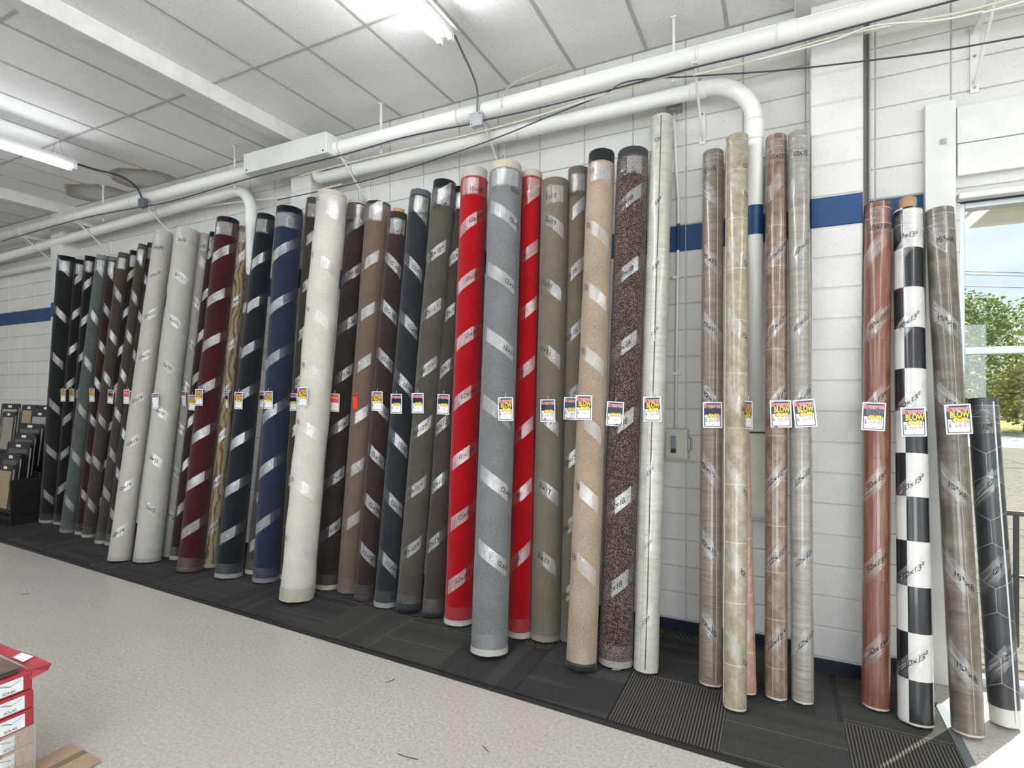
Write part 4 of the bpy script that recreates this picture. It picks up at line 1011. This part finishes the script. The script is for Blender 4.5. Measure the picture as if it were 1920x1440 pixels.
# printed hexagon lines of the black vinyl
hx = MB(); a_ = .122; P44 = r44['P']; L44 = r44['L']; r_av = (r44['rb']+r44['rt'])/2
for i in range(-3, 4):
    for j in range(0, 14):
        cx = (i+.5*(j % 2))*a_*1.732; cz = .1+j*a_*1.5
        if abs(cx/r_av) > 2.4: continue
        cor = [(cx+a_*math.sin(PI/3*k), cz+a_*math.cos(PI/3*k)) for k in range(6)]
        for k in (0, 1, 5):
            e0, e1 = cor[k], cor[(k+1) % 6]
            for qd in ribbon_quads([(e0[0]+(e1[0]-e0[0])*q/8, e0[1]+(e1[1]-e0[1])*q/8) for q in range(9)], .0024):
                if all(.1 < z < L44-.01 for _, z in qd): hx.add([P44(x_/r_av, z, .0021) for x_, z in qd], [(0, 1, 2, 3)])
hx.build('hexagon_print', plain('pale_grey_print', (170, 172, 172), .4), r44['obj'])['kind'] = 'stuff'
# knob-like top of the khaki roll, checker roll seam, etc.: long seams
def seam(info, th, col, w=.004):
    m = MB(); P = info['P']; L = info['L']; n_ = 24
    r = (info['rb']+info['rt'])/2
    vs = []
    for i in range(n_+1):
        z = .02+(L-.04)*i/n_
        wob = .05*mnoise.noise(Vector((z*1.1, th, 0)))
        vs += [P(th+wob-w/r/2, z, .0012), P(th+wob, z, .0040), P(th+wob+w/r/2, z, .0012)]
    m.add(vs, [f for i in range(n_) for f in ((i*3, i*3+1, i*3+4, i*3+3), (i*3+1, i*3+2, i*3+5, i*3+4))]); m.build('sheet_edge', plain('sheet_edge', col, .5), info['obj'])
seam(r35, -.08, (90, 86, 78), .007); seam(r36, .45, (190, 180, 165)); seam(r38, -1.2, (205, 196, 176)); seam(r43, .45, (190, 180, 160)); seam(r44, .75, (205, 208, 204), .010)

# ================================================================== PRICE TAGS
M_paper = plain('white_tag_paper', (240, 240, 238), .5, var=.02)
M_navy = plain('navy_print', (28, 38, 72), .35); M_red = plain('red_print', (205, 30, 44), .4); M_yel = plain('yellow_print_bright', (246, 206, 10), .35)
M_gold = plain('foil_print_dark_reflection', (38, 40, 48), .2); M_pink = plain('pink_print', (214, 84, 84), .4); M_pen = plain('red_pen', (180, 40, 70), .5); M_plum = plain('plum_print', (92, 58, 92), .4)  # near-black foil colour paints a dark reflection on yellow letters
M_str = plain('white_string', (225, 225, 222), .7)
TW, THh = .117, .165
T_txt = {}
def tmesh(key, txt, h, nar, off=0):
    if key not in T_txt: T_txt[key] = text_mesh(txt, h, nar, 0, off)
    return T_txt[key]
PROTO = {}
def rect(m, x0, z0, x1, z1, y, mi=0): m.add([(x0, y, z0), (x1, y, z0), (x1, y, z1), (x0, y, z1)], [(0, 1, 2, 3)], mi)
def place_txt(m, key, txt, h, nar, cx, z, y, off=0, mi=0, arch=0):
    vs, fs = tmesh(key, txt, h, 1, off); xs = [v.x for v in vs]; zs = [v.y for v in vs]; w = max(xs)-min(xs); hh = max(zs)-min(zs); mx_ = (max(xs)+min(xs))/2
    m.add([(cx+(v.x-mx_)*nar/w, y, z+(v.y-min(zs))*h/hh+arch*((v.x-mx_)*nar/w)**2) for v in vs], fs, mi)
def tag_proto(kind):
    o = []
    m = MB(); c = .004; w = TW/2; h = THh
    out = []
    for (sx, z_) in ((1, 0), (1, 1), (-1, 1), (-1, 0)):
        cx, cz = sx*(w-c), c if z_ == 0 else h-c
        a0 = {(1, 0): -90, (1, 1): 0, (-1, 1): 90, (-1, 0): 180}[(sx, z_)]
        for k in range(4): a = math.radians(a0+30*k); out.append((cx+c*math.cos(a), cz+c*math.sin(a)))
    n = len(out)
    for y in (0, .0014):
        pass
    vs = [(x_, 0, z_) for x_, z_ in out]+[(x_, .0014, z_) for x_, z_ in out]
    m.add(vs, [tuple(range(n)), tuple(range(2*n-1, n-1, -1))]+[(k, n+k, n+(k+1) % n, (k+1) % n) for k in range(n)])
    o.append(('card', m, [M_paper]))
    e = .007; m = MB(); y = -.0007
    pc = M_navy if kind in ('yellow', 'dark') else (M_pink if kind == 'red' else M_plum)
    b_ = .0042
    rect(m, -w+e, e, -w+e+b_, h-e, y); rect(m, w-e-b_, e, w-e, h-e, y); rect(m, -w+e, e, w-e, e+b_, y); rect(m, -w+e, h*(.50 if kind != 'plain' else .74), w-e, h-e, y)
    o.append(('printed_border', m, [pc]))
    m = MB()
    if kind in ('yellow', 'dark'):
        place_txt(m, 'rem_o', 'Remnant', .0295, .100, 0, h-.0385, -.0012, .0022, 0); place_txt(m, 'rem', 'Remnant', .0265, .0965, 0, h-.037, -.0018, .0004, 1)
        o.append(('headline', m, [M_paper, M_red]))
        m = MB(); b2 = MB()
        place_txt(m, 'blow', 'BLOW', .035, .086, .007, h-.072, -.0022, .0014, 0, -2.0)
        place_txt(m, 'out_o', 'OUT!', .028, .072, .007, h-.100, -.0024, .0030, 2, -2.0)
        place_txt(m, 'out', 'OUT!', .024, .066, .007, h-.098, -.0026, .0022, 1, -2.0)
        o.append(('lettering', m, [M_yel if kind == 'yellow' else M_gold, M_yel, M_navy]))
    elif kind == 'red':
        place_txt(m, 'rem2', 'Remnant', .020, .085, 0, h-.045, -.0014, 0, 0); o.append(('headline', m, [M_paper]))
    else:
        place_txt(m, 'rem3', 'Remnant', .018, .085, 0, h-.034, -.0014, 0, 0); o.append(('headline', m, [M_paper]))
    m = MB(); place_txt(m, 'dol', '$', .020, .011, -w+.019, .036, -.0014, 0, 0)
    rect(m, -w+.012, .062, -w+.026, .065, -.0014); rect(m, -.005, .017, .006, .019, -.0014); rect(m, -w+.014, .017, -w+.020, .019, -.0014)
    o.append(('small_print', m, [M_navy]))
    m = MB().tube([(0, -.001, h-.004), (.002, -.003, h+.012), (0, .006, h+.03)], .0013, 6)
    o.append(('string', m, [M_str]))
    return o
for k in ('yellow', 'dark', 'red', 'plain'):
    PROTO[k] = [(nm, mb, mats) for nm, mb, mats in tag_proto(k)]
_tm = {}
def put_tag(px, py, info, kind, price='~', rz=0, tilt=0, label=None, off=0.0, yaw=0):
    Bc, ax, L = info['Bc'], info['ax'], info['L']
    zt = PY(px, py, Bc.y+.2).z
    for _ in range(4):
        k = (zt-Bc.z)/ax.z; c = Bc+ax*k; r = info['rb']+(info['rt']-info['rb'])*k/L
        p = PY(px, py, c.y-r-.012)
        dx = p.x-c.x
        if abs(dx) < r*.98:  # follow the curve of the roll a little
            yy = c.y-math.sqrt((r+.012)**2-dx*dx)-.004
            yy = min(yy, c.y-r*.55)
            p = PY(px, py, yy)
        zt = p.z
    t = thing('price_tag', label, 'price tag', (0, 0, 0), 'remnant price tags hung on the rolls')
    t.matrix_world = Matrix.Translation(p-Vector((0, off, 0))) @ Matrix.Rotation(yaw, 4, 'Z') @ Matrix.Rotation(rz, 4, 'Y') @ Matrix.Translation((0, 0, -THh/2))
    for nm, mb, mats in PROTO[kind]:
        key = (kind, nm)
        if key not in _tm: o = mb.build(nm, mats, t); _tm[key] = o.data
        else:
            o = bpy.data.objects.new(nm, _tm[key]); COL.objects.link(o); o.parent = t
        if nm in ('small_print', 'lettering'): o['kind'] = 'stuff'
    m = MB(); st, wd = strokes(price, .018, .06)
    sc = min(1, .074/max(wd, .01))
    for pl in st:
        for q in ribbon_quads(pl, .0016): m.add([((a-wd/2)*sc+.012, -.0016, .036+b_+a*.12) for a, b_ in q], [(0, 1, 2, 3)])
    m.build('price_writing', M_pen, t)
def tl_(kind, info): return {'yellow': 'price tag with yellow lettering on the ', 'dark': 'price tag with foil lettering painted as dark reflection on the ', 'red': 'price tag with a red panel on the ', 'plain': 'mostly white price tag on the '}[kind]+info['short']
TAGS = [(118, 741, r1, 'yellow'), (134, 741, r2, 'yellow'), (151, 741, r3, 'plain'), (172, 741, r5, 'yellow'), (207, 744, r6, 'dark'), (221, 743, r7, 'red'), (237, 744, r8, 'red'), (248, 747, r9, 'yellow'),
 (291, 752, r11, 'plain'), (342, 748, r12, 'plain'), (360, 755, r13, 'yellow'), (374, 745, r14, 'yellow'), (421, 750, r15, 'dark'), (447, 751, r17, 'yellow'), (493, 750, r18, 'dark'), (504, 750, r19, 'yellow'),
 (549, 754, r20, 'dark'), (568, 744, r21, 'yellow'), (627, 755, r22, 'red'), (707, 752, r24, 'yellow'), (743, 757, r25, 'dark'), (783, 756, r26, 'dark'), (831, 758, r27, 'dark'), (948, 767, r29, 'yellow'), (1027, 770, r31, 'dark'),
 (1071, 766, r32, 'dark'), (1095, 764, r33, 'yellow'), (1153, 776, r34, 'dark'), (1223, 767, r35, 'yellow'), (1336, 778, r36, 'dark'), (1464, 776, r39, 'yellow'), (1509, 775, r40, 'yellow'), (1638, 781, r41, 'dark'), (1713, 791, r42, 'yellow'), (1797, 786, r43, 'yellow')]
PR = {1223: '251.00', 1336: '247.00', 1464: '153.00', 1509: '124.00', 1638: '159.00', 1713: '159.00', 1797: '168.00', 948: '129.00', 1027: '149.00'}
RZ = {1509: -.10, 1797: -.07, 1638: .04, 1713: -.04, 1464: -.03, 1153: .06, 948: -.02, 221: .12, 207: .1, 248: .1}
for (px, py, inf, kd) in TAGS:
    put_tag(px, py, inf, kd, PR.get(px, '~'), RZ.get(px, random.uniform(-.03, .05)), label=tl_(kd, inf), off=.006 if px in (1095, 374, 504, 568) else 0)
put_tag(1403, 778, r38, 'yellow', '~', 0, label='price tag seen edge-on at the right side of the beige stone-look vinyl roll', yaw=-1.15)
# plain red ticket on the tan roll
p = PY(666, 752, r23['Bc'].y+.08); c = r23['Bc']+r23['ax']*((p.z-r23['Bc'].z)/r23['ax'].z); p = PY(666, 752, c.y-.115)
t = thing('price_ticket', 'small plain red ticket on the tan-brown roll', 'ticket', p)
bevel(MB().box((-.027, 0, -.07), (.027, .0015, .07)).build('ticket_card', plain('red_ticket', (222, 52, 44), .5), t), .0005)
MB().add(*[([(-.02, -.001, .04), (-.008, -.001, .04), (-.008, -.001, .062), (-.02, -.001, .062), (.006, -.001, .04), (.018, -.001, .04), (.018, -.001, .062), (.006, -.001, .062)], [(0, 1, 2, 3), (4, 5, 6, 7)])][0]).build('ticket_mark', M_marker, t)

# ================================================================== SAMPLE BOARD RACK (far left)
rk = thing('sample_rack', 'tall black stepped display rack at the left end of the rolls', 'display rack', (0, 0, 0))
# rack faces the room: slots step down towards the viewer
bR = PZ(80, 978, 0)
RX, RY = bR.x, bR.y
def rackbox(nm, a, b_): return bevel(MB().box(a, b_).build(nm, M_dark, rk), .006)
rackbox('base', (RX-2.1, RY-.35, 0), (RX-.02, WY-.06, .12))
rackbox('side_panel', (RX-.05, RY-.35, .12), (RX-.02, WY-.08, .62))
for k in range(5):
    y_ = RY-.25+k*.12; rackbox('shelf', (RX-2.1, y_, .12), (RX-.06, y_+.02, .35+k*.17))
sb = [ # px left, right, top, bottom, Y offset, colour
 (-6, 27, 757, 800, .25, (196, 186, 170), 'pale plank sample board at the top left of the rack'), (32, 60, 759, 800, .25, (190, 158, 122), 'tan plank sample board at the top of the rack'), (62, 92, 760, 806, .24, (170, 172, 170), 'grey sample board at the top right of the rack'),
 (50, 82, 771, 845, .20, (186, 184, 182), 'white-grey wood sample board second row of the rack'), (-4, 20, 772, 830, .22, (176, 164, 138), 'beige sample board second row left of the rack'), (26, 69, 795, 880, .10, (70, 72, 74), 'dark sample board with a pale edge, third row of the rack'),
 (16, 56, 814, 900, .0, (84, 76, 66), 'dark brown sample board, fourth row of the rack'), (4, 47, 832, 908, -.10, (54, 56, 60), 'black sample board, fifth row of the rack'), (-6, 28, 853, 926, -.20, (60, 62, 66), 'charcoal sample board low on the rack'), (-14, 15, 873, 952, -.32, (186, 156, 106), 'yellow oak sample board lowest on the rack')]
M_bl = plain('black_board_frame', (30, 30, 33), .5)
for (xa, xb2, ya, yb2, dy, colr, lab) in sb:
    Y_ = RY+dy-.04
    a = PY(xa, yb2, Y_); c = PY(xb2, ya, Y_)
    w = c.x-a.x; z1 = c.z; z0 = max(.16, z1-.62); h = z1-z0
    t = thing('sample_board', lab, 'sample board', (a.x, Y_, z0), 'flooring sample boards in the rack')
    t.rotation_euler = (-.10, 0, 0)
    bevel(MB().box((0, 0, 0), (w, .018, h)).build('board', M_bl, t), .003)
    nm = wood_vinyl('sample_face', tuple(int(v*.85) for v in colr), colr, tuple(min(255, int(v*1.1)) for v in colr), seam=.12, plank=.5, vertical=True)
    MB().add([(w*.10, -.002, h*.06), (w*.90, -.002, h*.06), (w*.90, -.002, h*.86), (w*.10, -.002, h*.86)], [(0, 1, 2, 3)], 0, [[(0, 0), (w, 0), (w, h), (0, h)]]).build('sample_panel', nm, t)
    MB().box((w*.4, -.003, h*.90), (w*.6, -.0005, h*.96)).build('label', M_paper, t)
    MB().box((w+.001, .002, h*.05), (w+.008, .014, h*.9)).build('edge_trim', plain('pale_edge', (150, 150, 146), .5), t)

# ================================================================== FLOORING CARTONS (lower left corner)
M_cred = plain('red_carton', (164, 50, 60), .5); M_clab = plain('white_carton_label', (232, 236, 238), .4, var=.02); M_ink = plain('grey_print', (92, 92, 100), .6)
M_cbrn = plain('brown_plank_top', (112, 92, 82), .4, nscale=14, var=.2)
cx1 = -3.13; cyE = 1.30; BH = .083; LEN = 1.25; BW = .62
G2 = 'stacked flooring cartons'
order = ['top', 'second', 'third', 'fourth', 'fifth', 'bottom']
topz = .50
vsS, fsS = text_mesh('SOLAS', .0115, 1.0, 0, .0003)
for i in range(6):
    z1 = topz-i*BH; z0 = z1-BH+.003 if i < 5 else 0.001
    dx = (0, .012, .014, .008, .006, .0)[i]
    t = thing('flooring_carton', order[i]+' carton in the red and white flooring stack at the lower left', 'carton', (cx1+dx, cyE, z0), G2)
    h = z1-z0
    bevel(MB().box((-BW, -LEN, 0), (0, 0, h)).build('box', M_cred if i < 3 else M_card, t), .004)
    MB().box((-.01, -LEN*.98, h*.10), (.0012, -.035 if i < 3 else -.07, h*.86)).build('label', M_clab, t)
    m = MB()
    for q in (-.088,):
        m.add([(.0024, q+v.x, h*.18+v.y) for v in vsS], fsS)
        for pl in ([(-.04, .05), (-.02, .047), (.005, .034), (.03, .043), (.045, .048)], [(-.03, .045), (-.015, .040), (.004, .033)]):
            for qd in ribbon_quads(pl, .0018): m.add([(.0024, q+a, h*.18+b_-.004) for a, b_ in qd], [(0, 1, 2, 3)])
    m.build('printed_logo', M_ink, t)
# opened top carton: plank on top, torn flap
t = thing('floor_plank', 'brown flooring plank lying on top of the carton stack', 'plank', (cx1-.02, cyE-.03, topz+.004))
wp = wood_vinyl('brown_plank', (86, 68, 60), (116, 94, 84), (136, 114, 104), seam=.2, plank=3, vertical=False)
bevel(MB().box((-.50, -1.2, .012), (-.02, 0, .024)).build('plank', M_cbrn, t), .002)
bevel(MB().box((-.50, -1.19, 0), (-.005, -.012, .010)).build('lower_plank', plain('dark_plank_edge', (70, 64, 62), .5), t), .002)
t = thing('carton_flap', 'torn red carton flap sticking out at the stack corner', 'carton flap', (cx1, cyE, topz))
fp = [(-.62, .0, .012), (-.62, .045, .022), (-.30, .0, .012), (-.30, .04, .026), (-.12, .0, .010), (-.10, .05, .026), (-.01, -.005, .004), (.03, .062, .012), (.003, -.01, -.035), (.012, .055, -.02)]
m = MB(); m.add([Vector(p) for p in fp], [(0, 2, 3, 1), (2, 4, 5, 3), (4, 6, 7, 5), (6, 8, 9, 7)]); o = m.build('flap', M_cred, t)
sm = o.modifiers.new('solid', 'SOLIDIFY'); sm.thickness = .004
m = MB(); m.add([(-.20, .005, .0175), (-.10, .005, .0160), (-.09, .042, .0285), (-.19, .036, .0290)], [(0, 1, 2, 3)]); m.build('flap_label', M_clab, t)
# film round the lower cartons
f = MB(); f.add([(cx1+.020, cyE-.12, .02), (cx1+.020, cyE+.004, .02), (cx1+.020, cyE+.004, .26), (cx1+.020, cyE-.12, .26), (cx1-.6, cyE+.006, .02), (cx1-.6, cyE+.006, .26)], [(0, 1, 2, 3), (1, 4, 5, 2)], 0, [[(0, 0), (.4, 0), (.4, .24), (0, .24)]]*2)
fo_ = f.build('stretch_film', M_filmp); tag(fo_, 'shiny stretch film around the lower cartons', 'stretch film')
# cardboard sheet on the floor
q = PZ(135, 1402, 0)
t = thing('cardboard_sheet', 'flat brown cardboard strip on the floor beside the cartons', 'cardboard', (q.x, q.y, .004)); t.rotation_euler = (0, 0, 0)
bevel(MB().box((-.02, -.9, 0), (.26, .0, .012)).build('sheet', M_card, t), .002)
MB().box((.10, -.9, .0125), (.14, .0, .0145)).build('crease', plain('brown_crease', (126, 104, 84), .8), t)
# bits on the floor
for (px, py, dx, dy, lab) in ((721, 1280, .03, .06, 'tiny dark thread on the pale floor near the runner'), (905, 1398, .05, -.03, 'short dark thread at the bottom centre of the floor'), (40, 1115, .03, .05, 'thin dark scrape-like thread on the floor at far left'), (745, 1413, .12, .01, 'long thin thread at the bottom of the floor')):
    q = PZ(px, py, .003); a = q; b2 = q+Vector((dx, dy, 0)); mid = (a+b2)/2+Vector((.006, -.004, .001))
    tag(MB().tube([a, mid, b2], .0016, 6).build('carpet_thread', M_dark), lab, 'thread')
q = PZ(1210, 1252, TZ+.002); q = PZ(1300-85, 1262, TZ+.002)
tag(MB().add([(0, 0, 0), (.05, .01, .004), (.06, .05, .002), (.01, .04, .006), (.0, .0, .002), (.05, .01, .006), (.06, .05, .004), (.01, .04, .008)], [(4, 5, 6, 7), (3, 2, 1, 0), (0, 1, 5, 4), (1, 2, 6, 5), (2, 3, 7, 6), (3, 0, 4, 7)]).build('paper_scrap', M_paper, loc=PZ(1147, 1256, TZ+.001)), 'white paper scrap under the dark speckled brown roll', 'paper scrap')
